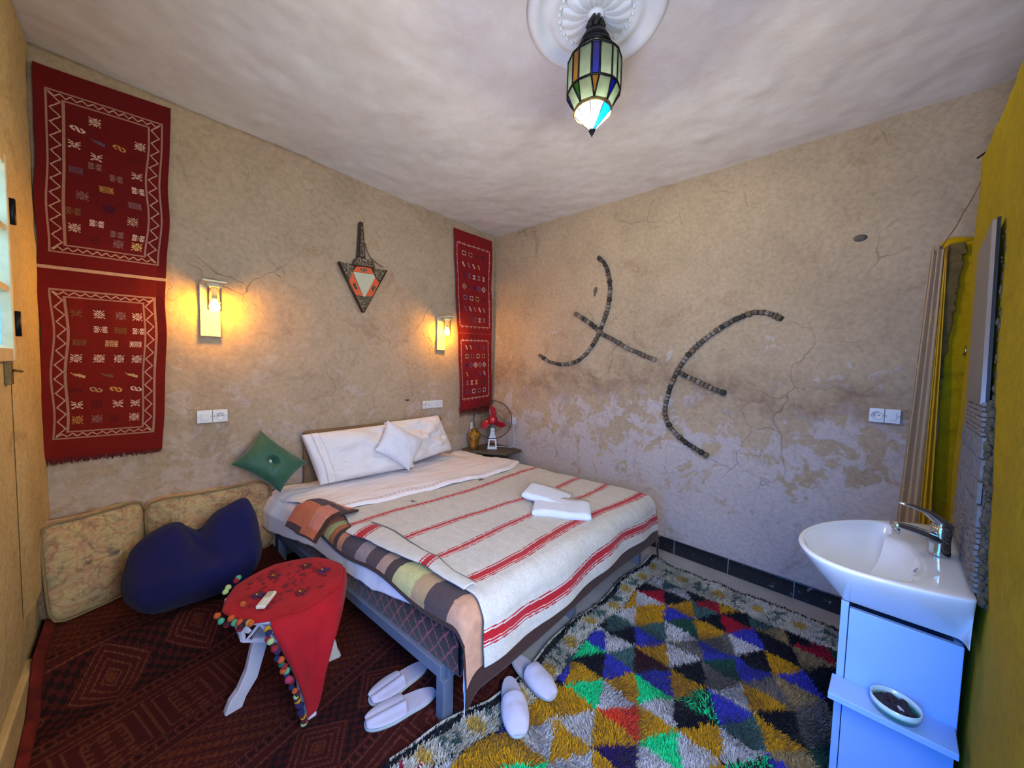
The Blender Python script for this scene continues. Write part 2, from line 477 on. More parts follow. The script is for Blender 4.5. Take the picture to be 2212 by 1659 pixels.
# yellow partition carrying basin and mirror: closed slab with a rounded free end
def dline(x, h=0.0): return -0.172 - 0.096 * x + h * 0.995
def partition():
    h0, th = -0.014, 0.13
    ring = []
    xs = np.linspace(1.02, 2.46, 60)
    for x in xs: ring.append((x, dline(x, h0)))
    for a in np.linspace(90, -90, 12)[1:-1]:
        r = 0.045
        ring.append((2.46 + r * math.cos(math.radians(a)), dline(2.46, h0) - r + r * math.sin(math.radians(a)) - (0 if a > 0 else th - 2 * r)))
    for x in xs[::-6]: ring.append((x, dline(x, h0 - th)))
    ring = np.array(ring); n = len(ring)
    zs = np.linspace(-0.01, 1.0, 80)
    zt = 2.30 + 0.0625 * (ring[:, 0] - 1.02) * 1.05        # top edge climbs towards the free end
    Z = zs[:, None] * zt[None, :]
    t = np.arange(n)
    X = np.repeat(ring[None, :, 0], 80, 0); Y = np.repeat(ring[None, :, 1], 80, 0)
    w = (fbm(X * 3 + 40, Z * 3, 17, 4) - 0.5) * 0.016
    X = X + np.where(X > 2.45, w, 0); Y = Y + w
    return np.stack([X, Y, Z], -1)
Pp = partition()
me = grid_mesh('wall_partition', Pp, wrap_u=True, flip=True)
pt = link('wall_partition', me, YELLOW); tag(pt, kind='structure')
tb = MB(); tb.prism([tuple(p) for p in Pp[-1]], (0, 0, 0.004)); tb.build('top_edge', YELLOW, pt)

# yellow painted, thicker plaster on the right wall behind the curtain line, with a broken edge
pp = []
ny, nz = 40, 70
yy = np.linspace(-1.55, -0.405, ny); zz = np.linspace(0.0, 2.14, nz)
U, V = np.meshgrid(yy, zz)
edge = -0.372 - 0.03 * fbm(V * 6, V * 0 + 3, 31, 3) - 0.045 * np.clip((2.15 - V) / 0.7, 0, 1)
a = (U + 1.55) / (1.55 - 0.405)
Yp = -1.55 + a * (edge + 1.55)
Zp = V / 2.14 * (2.10 + 0.12 * fbm(U * 9, U * 0 + 1, 33, 3))
Xp = XR - 0.016 - 0.014 * fbm(Yp * 8, Zp * 8, 35, 3)
yo = link('yellow_plaster', grid_mesh('yellow_plaster', np.stack([Xp, Yp, Zp], -1), flip=True), YELLOW2, wallB)
solid(yo, 0.03, -1)
# raw brown plaster showing along the broken edge
rr = MB()
for k in range(26):
    zc = 1.42 + 0.71 * k / 25; wv = 0.018 + 0.045 * (k / 25)
    rr.box((XR - 0.040, -0.400 - wv / 2 + random.uniform(-.004, .004), zc), (0.024 + random.uniform(0, .01), wv * random.uniform(.8, 1.1), 0.036), Matrix.Rotation(random.uniform(-.3, .3), 3, 'X'))
ro = rr.build('broken_plaster_edge', M('raw_brown_plaster', '#5e4a22', 0.95, 0.35, 30, 0.6, 60), wallB, 0.004); ro['kind'] = 'stuff'

# baseboard of black marble tiles along the right wall
t = NT('black_marble')
vz = t.noise(9, 8, 0.7, dist=2.5)
t.set(color=t.ramp(vz, [(0.0, lin('#15171c')), (0.60, lin('#1a1c22')), (0.66, lin('#8a8d96')), (0.69, lin('#1b1d22'))]), rough=0.22)
MARBLE = t.m
bb = MB().box((XR - 0.006, 1.28, 0.055), (0.02, 3.4, 0.104)).build('baseboard_right', M('pale_tile_joint', '#8b8780', 0.8)); tag(bb, kind='structure')
ty = 0.108
tile_me = None
for k in range(-2, 8):
    y0 = ty + 0.372 * k
    if k == -2: y0 += 0.12
    ln = 0.366 - (0.12 if k == -2 else 0)
    b = MB().box((XR - 0.014, y0 + ln / 2 + 0.003, 0.056 + random.uniform(-.001, .001)), (0.016, ln, 0.108))
    b.build('tile', MARBLE, bb, 0.0015)

# ------------------------------------------------------------------ window in the left wall
FRAME = M('cream_window_paint', '#c9b184', 0.5, 0.1, 20, 0.1, 60)
DARKM = M('blackened_iron', '#17161a', 0.45, 0.3, 40, 0.2, 90, metal=0.7)
win = MB()
xw = XL - 0.010
def bar(b, y0, y1, z0, z1, t=0.05): b.box((xw, (y0 + y1) / 2, (z0 + z1) / 2), (t, y1 - y0, z1 - z0))
bar(win, WY0, WY0 + 0.05, WZ0, WZ1, .06); bar(win, WY1 - 0.028, WY1, WZ0, WZ1, .06)
bar(win, WY0 + .05, WY1 - .05, WZ0, WZ0 + 0.05, .06); bar(win, WY0 + .05, WY1 - .05, WZ1 - 0.05, WZ1, .06)
wf = win.build('window_1', FRAME, None, 0.004); tag(wf, kind='structure')
mb = MB()
ymid = (WY0 + WY1) / 2
zr = [WZ0 + 0.05 + (WZ1 - WZ0 - 0.1) * k / 3 for k in range(4)]
bar(mb, ymid - .025, ymid + .025, WZ0 + .05, WZ1 - .05, .05)
for k in (1, 2): bar(mb, WY0 + .05, ymid - .025, zr[k] - .014, zr[k] + .014, .04); bar(mb, ymid + .025, WY1 - .028, zr[k] - .014, zr[k] + .014, .04)
mb.build('glazing_bars', FRAME, wf, 0.003)
PANE = glass_mat('frosted_window_glass', '#d8f2ff', 0.35)
for k in range(3):
    for (ya, yb) in ((WY0 + .05, ymid - .025), (ymid + .025, WY1 - .028)):
        b = MB(); b.box((xw, (ya + yb) / 2, (zr[k] + zr[k + 1]) / 2), (0.004, yb - ya, zr[k + 1] - zr[k] - .028)); b.build('pane', PANE, wf)
for z in (2.03, 1.59):
    b = MB(); b.tube([(XL + .024, WY1 + .006, z - .05), (XL + .024, WY1 + .006, z + .05)], .010, 8); b.build('hinge', DARKM, wf)
b = MB(); b.box((XL + .008, 2.35, 1.395), (.016, .045, .09)).tube([(XL + .02, 2.35, 1.405), (XL + .035, 2.38, 1.40)], .006, 6)
b.build('latch', M('worn_brass_latch', '#6b5a34', 0.5, 0.3, 60, 0.3, 100, metal=0.5), wf, .002)

# ------------------------------------------------------------------ ceiling medallion
ZM = 2.955
MED = M('moulded_plaster', '#d9dad6', 0.7, 0.06, 14, 0.1, 70)
px, py = PENDANT
md = MB().lathe([(0.001, -0.016), (0.155, -0.014), (0.165, -0.022), (0.185, -0.024), (0.195, -0.012), (0.225, -0.012), (0.238, -0.03), (0.262, -0.034), (0.278, -0.022), (0.29, 0.0)], 72, (px, py, ZM - 0.004), cap=True)
mo = md.build('trim_1', MED); tag(mo, 'round moulded plaster medallion on the ceiling around the lantern', kind='structure')
for k in range(16):
    a = 2 * math.pi * k / 16
    R = Matrix.Rotation(a, 3, 'Z'); b = MB(); Vp = []; Fp = []
    rs = np.linspace(0.035, 0.140, 6)
    for i, rr_ in enumerate(rs):
        w = 0.003 + 0.0165 * math.sin(min(1, (i + .6) / 5.2) * math.pi * 0.72); hgt = 0.012 + 0.016 * math.sin(math.pi * i / 5)
        for (y, z) in ((-w, 0), (-w * .55, -hgt), (0, -hgt * .5), (w * .55, -hgt), (w, 0)):
            Vp.append(R @ Vector((rr_, y, z)) + Vector((px, py, ZM - 0.016)))
    for i in range(5):
        for j in range(4): Fp.append((i * 5 + j, i * 5 + j + 1, i * 5 + j + 6, i * 5 + j + 5))
    b.add(Vp, Fp, True).build('petal', MED, mo)
nb = MB()
for k in range(32):
    a = 2 * math.pi * (k + .5) / 32; nb.ball((px + .15 * math.cos(a), py + .15 * math.sin(a), ZM - 0.02), 0.008, 6, 4)
so = nb.build('bead_ring', MED, mo); so['kind'] = 'stuff'
MB().lathe([(0.04, 0), (0.032, -0.018), (0.014, -0.03), (0.004, -0.032)], 20, (px, py, ZM - 0.016)).build('boss', MED, mo)

# ------------------------------------------------------------------ hanging lantern of coloured glass
lan = thing('hanging_lantern', 'Moroccan hanging lantern of clear, blue and yellow glass under the ceiling medallion', 'lantern', (px, py, 2.45))
LEAD = M('black_lead_came', '#100f12', 0.4, 0.2, 40, 0.15, 120, metal=0.6)
CLEAR = glass_mat('frosted_clear_glass', '#e4f0de', 0.55)
CONEG = glass_mat('clear_cone_glass', '#f2f4e8', 0.30)
GB = glass_mat('blue_glass', '#2f62d8', 0.5); GY = glass_mat('amber_glass', '#dcb424', 0.5); GG = glass_mat('green_glass', '#3f9a2a', 0.5); GC = glass_mat('sky_blue_glass', '#1470d0', 0.6)
def ringpts(r, z, off=0.0):
    out = []
    for k in range(8):
        for da in (-0.245, 0.245):
            a = 2 * math.pi * (k + 0.0) / 8 + da + off + 0.20
            out.append(Vector((px + r * math.cos(a), py + r * math.sin(a), z)))
    return out
RT, RA, RB2, RC = ringpts(0.066, 2.785), ringpts(0.108, 2.738), ringpts(0.108, 2.615), ringpts(0.074, 2.552)
fr = MB()
for rg, rad in ((RT, .005), (RA, .005), (RB2, .005), (RC, .004)): fr.tube(rg, rad, 6, closed=True)
for i in range(16):
    fr.tube([RT[i], RA[i]], .0036, 5); fr.tube([RA[i], RB2[i]], .0045, 5)
for k in range(8):
    i, j = 2 * k, 2 * k + 1; nx = (j + 1) % 16
    mid = (RC[j] + RC[nx]) / 2
    fr.tube([RB2[j], mid], .0038, 5); fr.tube([RB2[nx], mid], .0038, 5)
fo = fr.build('frame', LEAD, lan)
def pane(pts, mat, nm='pane'):
    pts = [Vector(p) for p in pts]; c = sum(pts, Vector()) / len(pts)
    n = (pts[1] - pts[0]).cross(pts[2] - pts[0]).normalized()
    if n.dot(c - Vector((px, py, c.z))) < 0: n = -n
    b = MB(); b.prism([p - n * .001 for p in pts], n * .002); return b.build(nm, mat, lan)
narrow = [GB, CLEAR, GY, GB, CLEAR, GB, CLEAR, GY]
tri = [GY, GB, GG, GY, GB, GY, GB, GG]
KF = 6  # the narrow facet that faces the camera
for k in range(8):
    i, j = 2 * k, 2 * k + 1; nx = (j + 1) % 16
    pane([RT[i], RT[j], RA[j], RA[i]], CLEAR)
    pane([RT[j], RT[nx], RA[nx], RA[j]], CLEAR)
    pane([RA[i], RA[j], RB2[j], RB2[i]], CLEAR)
    pane([RA[j], RA[nx], RB2[nx], RB2[j]], narrow[(k - 4) % 8])
    mid0 = (RC[j] + RC[nx]) / 2; mid1 = (RC[i] + RC[(i - 1) % 16]) / 2
    pane([RB2[i], RB2[j], mid0, mid1], CLEAR)
    pane([RB2[j], RB2[nx], mid0], tri[(k - 4) % 8])
# lower cone with its own collar
MB().lathe([(0.074, 2.556), (0.080, 2.550), (0.080, 2.541), (0.076, 2.538), (0.070, 2.541), (0.068, 2.552)], 16, (px, py, 0), cap=False).build('collar', M('aged_brass_collar', '#8d7c48', 0.35, 0.2, 50, 0.1, 90, metal=0.8), lan)
MB().lathe([(0.072, 2.543), (0.072, 2.546), (0.001, 2.547)], 24, (px, py, 0), cap=False).build('light_baffle', glass_mat('baffle_diffuser', (0.30, 0.31, 0.29), 0.97), lan)  # added disc inside the lantern, dims the bulb's light towards the ceiling
tip = Vector((px, py, 2.462)); cr = [Vector((px + .074 * math.cos(2 * math.pi * k / 8 + .38), py + .074 * math.sin(2 * math.pi * k / 8 + .38), 2.541)) for k in range(8)]
cf = MB()
for k in range(8): cf.tube([cr[k], tip], .0028, 5)
cf.lathe([(0.0005, 2.442), (0.005, 2.452), (0.013, 2.466), (0.014, 2.472), (0.006, 2.476)], 12, (px, py, 0))
cf.build('cone_frame', LEAD, lan)
for k in range(8):
    pane([cr[k], cr[(k + 1) % 8], tip + (cr[k] - tip) * .04], GC if k == 5 else CONEG, 'cone_pane')
MB().ball((px, py, 2.508), 0.022, 12, 8, (1, 1, 1.1)).build('bulb', emit_mat('cool_lit_bulb', (1.0, 0.96, 0.88), PENDANT_GLOW), lan)
MB().lathe([(0.012, 2.572), (0.016, 2.585), (0.016, 2.70), (0.03, 2.74), (0.012, 2.79)], 12, (px, py, 0)).build('socket', LEAD, lan)
MB().lathe([(0.068, 2.783), (0.078, 2.786), (0.066, 2.805), (0.060, 2.812), (0.064, 2.818), (0.052, 2.842), (0.042, 2.850), (0.044, 2.858), (0.020, 2.866), (0.012, 2.87)], 16, (px, py, 0)).build('crown', LEAD, lan)
rag = MB()
for k in range(9):
    a = k * 2.4; rag.tube([(px + .016 * math.cos(a), py + .016 * math.sin(a), 2.862), (px + .032 * math.cos(a + .5), py + .03 * math.sin(a + .5), 2.885), (px + .02 * math.cos(a + 1), py + .02 * math.sin(a + 1), 2.905 + .012 * (k % 3)), (px + .006 * math.cos(a), py + .006 * math.sin(a), 2.93)], [.010, .012, .008, .004], 6)
rag.build('wrapped_cable', M('black_tape', '#1a1411', 0.5, 0.4, 60, 0.6, 90), lan)
MB().tube([(px + .012 * math.cos(a) , py, 2.925 + .012 * math.sin(a)) for a in np.linspace(0, 2 * math.pi, 14)[:-1]], .003, 6, closed=True).tube([(px, py, 2.93), (px, py, 2.948)], .004, 6).build('hook', DARKM, lan)

# ------------------------------------------------------------------ woven wall rugs (pattern laid out thread by thread)
class Weave:
    def __init__(s, W, H, res, base):
        s.W, s.H, s.res = W, H, res; s.nx, s.ny = int(W / res), int(H / res)
        s.img = np.ones((s.ny, s.nx, 3)) * np.array(lin(base))
        yy, xx = np.mgrid[0:s.ny, 0:s.nx]; s.x = (xx + .5) * res; s.y = (yy + .5) * res   # y measured from the top
    def put(s, mask, c, a=1.0):
        s.img[mask] = s.img[mask] * (1 - a) + np.array(lin(c)) * a
    def rect(s, x0, y0, x1, y1, c, a=1.0): s.put((s.x > x0) & (s.x < x1) & (s.y > y0) & (s.y < y1), c, a)
    def frame(s, x0, y0, x1, y1, w, c):
        s.rect(x0, y0, x1, y0 + w, c); s.rect(x0, y1 - w, x1, y1, c); s.rect(x0, y0, x0 + w, y1, c); s.rect(x1 - w, y0, x1, y1, c)
    def seg(s, x0, y0, x1, y1, w, c):
        dx, dy = x1 - x0, y1 - y0; L = dx * dx + dy * dy
        t = np.clip(((s.x - x0) * dx + (s.y - y0) * dy) / L, 0, 1)
        s.put(((s.x - x0 - t * dx) ** 2 + (s.y - y0 - t * dy) ** 2) < (w / 2) ** 2, c)
    def zig(s, x0, y0, x1, y1, n, amp, w, c):
        px_, py_ = x0, y0; L = math.hypot(x1 - x0, y1 - y0); nx_, ny_ = -(y1 - y0) / L, (x1 - x0) / L
        for k in range(1, n + 1):
            f = k / n; o = amp if k % 2 else 0
            q = (x0 + (x1 - x0) * f + nx_ * o, y0 + (y1 - y0) * f + ny_ * o)
            s.seg(px_, py_, *q, w, c); px_, py_ = q
    def stamp(s, cx, cy, rows, cw, ch, c, c2=None, a=1.0):
        h, w = len(rows), len(rows[0])
        ix = np.floor((s.x - cx) / cw + w / 2).astype(int); iy = np.floor((s.y - cy) / ch + h / 2).astype(int)
        ok = (ix >= 0) & (ix < w) & (iy >= 0) & (iy < h)
        arr = np.array([[{'.': 0, '#': 1, 'o': 2}[q] for q in r] for r in rows])
        m = np.zeros(s.x.shape, int); m[ok] = arr[iy[ok], ix[ok]]
        s.put(m == 1, c, a)
        if c2: s.put(m == 2, c2)

STAR = ['#..#.#..#', '.#.###.#.', '..#.#.#..', '##.#.#.##', '.##.#.##.', '##.#.#.##', '..#.#.#..', '.#.###.#.', '#..#.#..#']
SPID = ['#.......#', '.##...##.', '...#.#...', '####.####', '...#.#...', '..#.#.#..', '.#.###.#.', '##.....##']
LOZ = ['#.#.#.#.#.#', '.#.#.#.#.#.', '###.#.#.###', '.#.#.#.#.#.', '###.#.#.###', '.#.#.#.#.#.', '#.#.#.#.#.#']
HOUR = ['####...####', '.#.#.#.#.#.', '####...####', '..#.#.#.#..', '####...####', '.#.#.#.#.#.', '####...####']
ESS = ['.####......', '##..##.##..', '##..##..##.', '.##..##..##', '..##.##..##', '......####.']
FISH = ['#..........', '.##.#.#....', '..#######..', '...########', '......#####', '.........##']
FLOW = ['.##o##.', '##.o.##', '#.ooo.#', 'oo...oo', '#.ooo.#', '##.o.##', '.##o##.']
DIAM = ['...##...', '..#..#..', '.#.##.#.', '#.#oo#.#', '#.#oo#.#', '.#.##.#.', '..#..#..', '...##...']
BAR = ['##...', '###..', '.##..', '.###.', '..##.', '..###', '...##']
HG = ['#####', '#.#.#', '.###.', '..#..', '.###.', '#.#.#', '#####']

def rug_object(name, label, wv, P, mat, mono=0.02, fold=None):
    wv.img *= (1 + (RNG.random(wv.img.shape[:2])[..., None] - .5) * 0.14)
    return tag(link(name, grid_mesh(name, P, wv.img), mat), label, 'rug')

WOOL = M_attr('woven_wool', 0.95, 0.5, 420, 0.1, 0.16)
IV, RED1, RED2 = '#9a6e5c', '#7e0d0e', '#8f1a0e'
big = Weave(0.445, 1.99, 0.0024, '#5e090b')
g = big
g.img *= (0.90 + 0.22 * fbm(g.x * 3, g.y * 9, 41, 3))[..., None]
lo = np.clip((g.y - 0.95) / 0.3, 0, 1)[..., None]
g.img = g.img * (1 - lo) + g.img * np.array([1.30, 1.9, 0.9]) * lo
def panel(x0, y0, x1, y1, nz, nzy, inner):
    g.frame(x0, y0, x1, y1, .008, IV); g.frame(x0 + inner, y0 + inner * .78, x1 - inner, y1 - inner * .78, .008, IV)
    a = inner * .62
    g.zig(x0 + .012, y0 + .014, x1 - .012, y0 + .014, nz, a * .55, .005, '#b08a76'); g.zig(x1 - .014, y1 - .014, x0 + .014, y1 - .014, nz, a * .55, .005, '#b08a76')
    g.zig(x1 - .014, y0 + .02, x1 - .014, y1 - .02, nzy, a, .005, '#b08a76'); g.zig(x0 + .014, y1 - .02, x0 + .014, y0 + .02, nzy, a, .005, '#b08a76')
panel(.030, .10, .415, .915, 22, 22, .050); panel(.035, 1.10, .405, 1.89, 20, 20, .045)
g.rect(.0, .985, .445, 1.000, '#b78f72')
CRM, GRY, OCH, DRK, NAV, OLV, BLU = '#c8a592', '#7e5a58', '#a97a3a', '#4a0a10', '#2a0f30', '#6b4a2a', '#5a4658'
cell = .0042
def row(y, items):
    for x, kind, c in items: g.stamp(.222 + (x - .224) * .89, y, kind, cell, cell * 1.15, c)
row(.205, [(.175, STAR, CRM)]); row(.265, [(.115, ESS, CRM), (.345, STAR, CRM)]); row(.305, [(.185, FISH, BLU), (.265, ESS, OCH)])
row(.345, [(.105, SPID, CRM), (.335, ESS, DRK)]); row(.385, [(.185, SPID, CRM)]); row(.435, [(.345, SPID, CRM), (.18, HOUR, GRY)])
row(.475, [(.262, HOUR, GRY), (.11, LOZ, BLU)]); row(.515, [(.345, HOUR, CRM)]); row(.545, [(.22, LOZ, OCH)])
row(.60, [(.13, STAR, GRY), (.325, LOZ, GRY)]); row(.645, [(.222, STAR, NAV)]); row(.69, [(.315, STAR, '#b08a6c'), (.10, HOUR, OLV)])
row(.735, [(.18, HOUR, CRM)]); row(.775, [(.105, STAR, CRM), (.26, HOUR, GRY), (.345, HOUR, CRM)]); row(.825, [(.18, STAR, DRK), (.27, STAR, GRY), (.345, STAR, '#d6b06a')])
yo_ = 1.10
row(yo_ + .12, [(.105, SPID, OLV), (.19, STAR, CRM), (.275, STAR, GRY), (.345, STAR, CRM)])
row(yo_ + .20, [(.19, HOUR, CRM), (.27, LOZ, OLV), (.345, HOUR, CRM)])
row(yo_ + .275, [(.11, LOZ, OLV), (.235, LOZ, '#bb9464'), (.335, LOZ, CRM)])
row(yo_ + .36, [(.105, STAR, CRM), (.19, STAR, CRM), (.27, STAR, CRM), (.345, STAR, CRM)])
row(yo_ + .45, [(.115, FISH, '#bb9464'), (.225, FISH, OLV), (.325, FISH, '#bb9464')])
row(yo_ + .53, [(.10, ESS, DRK), (.18, ESS, '#a07850'), (.26, ESS, '#c08a4a'), (.345, ESS, CRM)])
row(yo_ + .61, [(.105, SPID, CRM), (.18, STAR, DRK), (.265, SPID, CRM), (.34, SPID, CRM)])
row(yo_ + .69, [(.105, STAR, OCH), (.18, STAR, GRY), (.25, SPID, DRK), (.335, STAR, CRM)])
def hang(wv, TL, TR, BR, BL, y, seed, wav=.006):
    ny_, nx_ = wv.ny + 1, wv.nx + 1
    U, V = np.meshgrid(np.linspace(0, 1, nx_), np.linspace(0, 1, ny_))
    X = (TL[0] * (1 - U) + TR[0] * U) * (1 - V) + (BL[0] * (1 - U) + BR[0] * U) * V
    Z = (TL[1] * (1 - U) + TR[1] * U) * (1 - V) + (BL[1] * (1 - U) + BR[1] * U) * V
    X = X + (vn(V * 9, V * 0 + U * 1.5, seed) - .5) * .018 * np.minimum(1, V * 5)
    Y = y - .004 - wav * fbm(U * 3, V * 7, seed + 3, 3) * 2 - .012 * np.maximum(0, np.abs(U - .5) - .42) * 12 * fbm(U, V * 6, seed + 5, 2)
    return np.stack([X, Y, Z], -1)
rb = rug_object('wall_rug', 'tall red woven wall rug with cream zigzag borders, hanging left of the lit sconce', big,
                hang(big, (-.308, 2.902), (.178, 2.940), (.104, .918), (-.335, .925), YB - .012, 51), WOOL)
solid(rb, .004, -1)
def fringe(x0, x1, z, y, n, L, mat, parent, dz=0.0):
    b = MB()
    for k in range(n):
        f = (k + random.random()) / n; x = x0 + (x1 - x0) * f; l_ = L * random.uniform(.5, 1.1); zz0 = z + dz * f
        b.tube([(x, y, zz0 + .006), (x + random.uniform(-.006, .006), y - .003, zz0 - l_ * .5), (x + random.uniform(-.012, .012), y - .002, zz0 - l_)], [.0022, .0018, .0008], 4)
    o = b.build('fringe', mat, parent); o['kind'] = 'stuff'; return o
fringe(-.333, .10, .922, YB - .02, 220, .030, M('red_wool_fringe', '#5e0c0a', 0.95), rb)
for (x, z) in ((-.300, 2.885), (.168, 2.922)):
    MB().ball((x, YB - .026, z), .006, 8, 6).build('nail_head', M('dull_tin', '#a08a80', 0.5, metal=0.6), rb)

sm = Weave(0.52, 1.95, 0.0026, '#7a0c11'); g = sm
g.img *= (0.88 + 0.24 * fbm(g.x * 3, g.y * 9, 43, 3))[..., None]
def lace(x0, y0, x1, y1):
    g.frame(x0, y0, x1, y1, .007, '#b08478')
    for k in range(7): 
        for y in (y0, y1): g.stamp(x0 + (x1 - x0) * (k + .5) / 7, y + .003, ['..#..', '.#.#.', '#...#', '.#.#.', '..#..'], .006, .006, '#b98f80')
    for k in range(10):
        for x in (x0, x1): g.stamp(x, y0 + (y1 - y0) * (k + .5) / 10, ['.#.', '#.#', '.#.'], .006, .007, '#b98f80')
lace(.035, .13, .485, 1.02); lace(.04, 1.17, .47, 1.83)
cols = [CRM, '#5d4a72', '#b98b60', '#c8a592', '#6a1a22', '#8d6a78', '#3c1a3a']
def rows2(y0, y1, kinds, n):
    for i, kd in enumerate(kinds):
        y = y0 + (y1 - y0) * (i + .5) / len(kinds)
        m_ = 5 if kd in (BAR, HG, DIAM) else 4
        for k in range(m_):
            x = .085 + .35 * (k + .5) / m_; c = cols[(i * 3 + k * 2) % 7]
            big_ = .0068 if kd is not DIAM else .0075
            g.stamp(x, y, kd, big_, big_ * 1.05, c, '#2b0a12' if kd in (FLOW, DIAM) else None)
rows2(.17, 1.0, [FLOW, BAR, HG, DIAM, FLOW, BAR, HG], 4)
rows2(1.20, 1.80, [BAR, FLOW, DIAM, BAR, HG, FLOW], 4)
g.rect(0, 1.09, .52, 1.10, '#a5403a', .6)
rs_ = rug_object('wall_rug', 'narrow red woven wall rug with rows of small motifs, hanging in the room corner', sm,
                 hang(sm, (2.268, 2.885), (2.812, 2.892), (2.862, 1.00), (2.392, .965), YB - .014, 61, .012), WOOL)
solid(rs_, .004, -1)
fringe(2.39, 2.855, .985, YB - .022, 150, .09, M('red_wool_fringe', '#7d1410'), rs_)

# ------------------------------------------------------------------ wall sconces
CREAMM = M('cream_enamel_metal', '#d8cba8', 0.4, 0.05, 20, 0.05, 60)
TUBEG = NT('clear_glass_tube')
_a = TUBEG.n('ShaderNodeBsdfTransparent'); _b = TUBEG.n('ShaderNodeBsdfGlossy'); _b.inputs['Roughness'].default_value = .05
_x = TUBEG.n('ShaderNodeMixShader'); _fz = TUBEG.n('ShaderNodeFresnel'); _fz.inputs[0].default_value = 1.35
TUBEG.l(_fz.outputs[0], _x.inputs[0]); TUBEG.l(_a.outputs[0], _x.inputs[1]); TUBEG.l(_b.outputs[0], _x.inputs[2]); TUBEG.l(_x.outputs[0], TUBEG.out.inputs[0])
TUBEG = TUBEG.m
WARMB = emit_mat('warm_lit_bulb', (1.0, 0.43, 0.01), SCONCE_GLOW)
def sconce(x0, label):
    xc = x0 + .05; y = YB - .012
    s = thing('wall_sconce', label, 'lamp', (xc, y, 1.615), group=None)
    MB().box((xc, y - .006, 1.775), (.10, .014, .325)).build('back_plate', CREAMM, s, .002)
    MB().box((xc + .004, y - .090, 1.941), (.112, .19, .010)).build('top_plate', CREAMM, s, .002)
    bx, by = x0 + .062, y - .090
    MB().lathe([(.018, 1.936), (.018, 1.90), (.014, 1.895), (.014, 1.852), (.017, 1.845), (.010, 1.84)], 16, (bx, by, 0)).build('lamp_holder', M('ivory_bakelite', '#c9b480', 0.4), s)
    MB().lathe([(.036, 1.930), (.037, 1.928), (.037, 1.775), (.0355, 1.772), (.034, 1.775), (.034, 1.928)], 24, (bx, by, 0), cap=False).build('glass_tube', TUBEG, s)
    MB().lathe([(.038, 1.937), (.040, 1.934), (.040, 1.918), (.036, 1.916)], 24, (bx, by, 0)).build('collar', CREAMM, s)
    MB().lathe([(.011, 1.842), (.014, 1.832), (.024, 1.812), (.028, 1.795), (.025, 1.778), (.015, 1.767), (.002, 1.763)], 18, (bx, by, 0)).build('bulb', WARMB, s)
    return s
sconce(.288, 'lit cream wall sconce beside the tall red rug')
sconce(2.088, 'lit cream wall sconce beside the narrow red rug in the corner')

# ------------------------------------------------------------------ triangular pierced metal wall lamp
yl = YB - .012
wlmp = thing('wall_lantern', 'unlit triangular pierced metal wall lantern with orange and white panes', 'lantern', (1.32, yl, 1.89))
t = NT('pierced_dark_metal')
_v = t.n('ShaderNodeTexVoronoi'); _v.inputs['Scale'].default_value = 95; t.l(t.pos(), _v.inputs['Vector'])
t.set(color=t.ramp(_v.outputs['Distance'], [(0.15, lin('#0d0c0c')), (0.45, lin('#54493f')), (0.8, lin('#8a7d6c'))]), metal=0.7, rough=0.45)
t.bump(_v.outputs['Distance'], 0.8, 0.004)
PIERCED = t.m
RIM = M('dark_tin_rim', '#3f3731', 0.4, 0.2, 30, 0.1, 80, metal=0.7)
ORG = M('orange_enamel_pane', '#d2552a', .35, .06, 20, 0, 60, coat=.3); WHG = M('milk_glass', '#b9b59c', .3, .05, 20, 0, 60, coat=.3)
def pl(pts, y): return [(x, y, z) for x, z in pts]
T1, T2, T3 = (1.119, 2.265), (1.522, 2.282), (1.317, 1.889)
def lerp(a, b, f): return (a[0] + (b[0] - a[0]) * f, a[1] + (b[1] - a[1]) * f)
b = MB(); b.prism(pl([T1, T3, T2], yl - .004), (0, -.034, 0)); b.build('body', RIM, wlmp, .003)
yf = yl - .040
for nm, pts in (('pierced_corner', [T1, (1.199, 2.123), (1.227, 2.208), (1.236, 2.262)]), ('pierced_corner', [T2, (1.404, 2.272), (1.409, 2.224), (1.457, 2.149)]), ('pierced_corner', [T3, (1.397, 2.032), (1.246, 2.022)])):
    MB().prism(pl(pts, yf), (0, -.010, 0)).build(nm, PIERCED, wlmp, .002)
MB().prism(pl([(1.227, 2.208), (1.335 - .022, 2.022), (1.335 - .005, 2.022), (1.413, 2.194), (1.405, 2.221)], yf), (0, -.012, 0)).build('white_pane', WHG, wlmp)
for pts in ([(1.227, 2.211), (1.405, 2.223), (1.377, 2.27), (1.26, 2.258)], [(1.222, 2.204), (1.199, 2.123), (1.248, 2.024), (1.308, 2.024)], [(1.411, 2.208), (1.457, 2.149), (1.397, 2.032), (1.336, 2.028)]):
    p = MB().prism(pl(pts, yf), (0, -.011, 0)).build('orange_pane', ORG, wlmp)
    c = (sum(q[0] for q in pts) / 4, sum(q[1] for q in pts) / 4)
    d = (pts[3][0] - pts[0][0] + pts[2][0] - pts[1][0], pts[3][1] - pts[0][1] + pts[2][1] - pts[1][1])
    e = (pts[1][0] - pts[0][0], pts[1][1] - pts[0][1])
    L = math.hypot(*e); ex = (e[0] / L, e[1] / L); nx_ = (-ex[1], ex[0])
    if pts[0][1] < 2.205 and pts[0][0] < 1.3: ex, nx_ = (.45, -.89), (.89, .45)
    if pts[0][0] > 1.409: ex, nx_ = (.45, .89), (-.89, .45)
    eye = [(c[0] + ex[0] * a + nx_[0] * b_, c[1] + ex[1] * a + nx_[1] * b_) for a, b_ in ((-.032, 0), (-.014, -.013), (.014, -.013), (.032, 0), (.014, .013), (-.014, .013))]
    MB().prism(pl(eye, yf - .010), (0, -.006, 0)).build('metal_eye', PIERCED, p, .001)
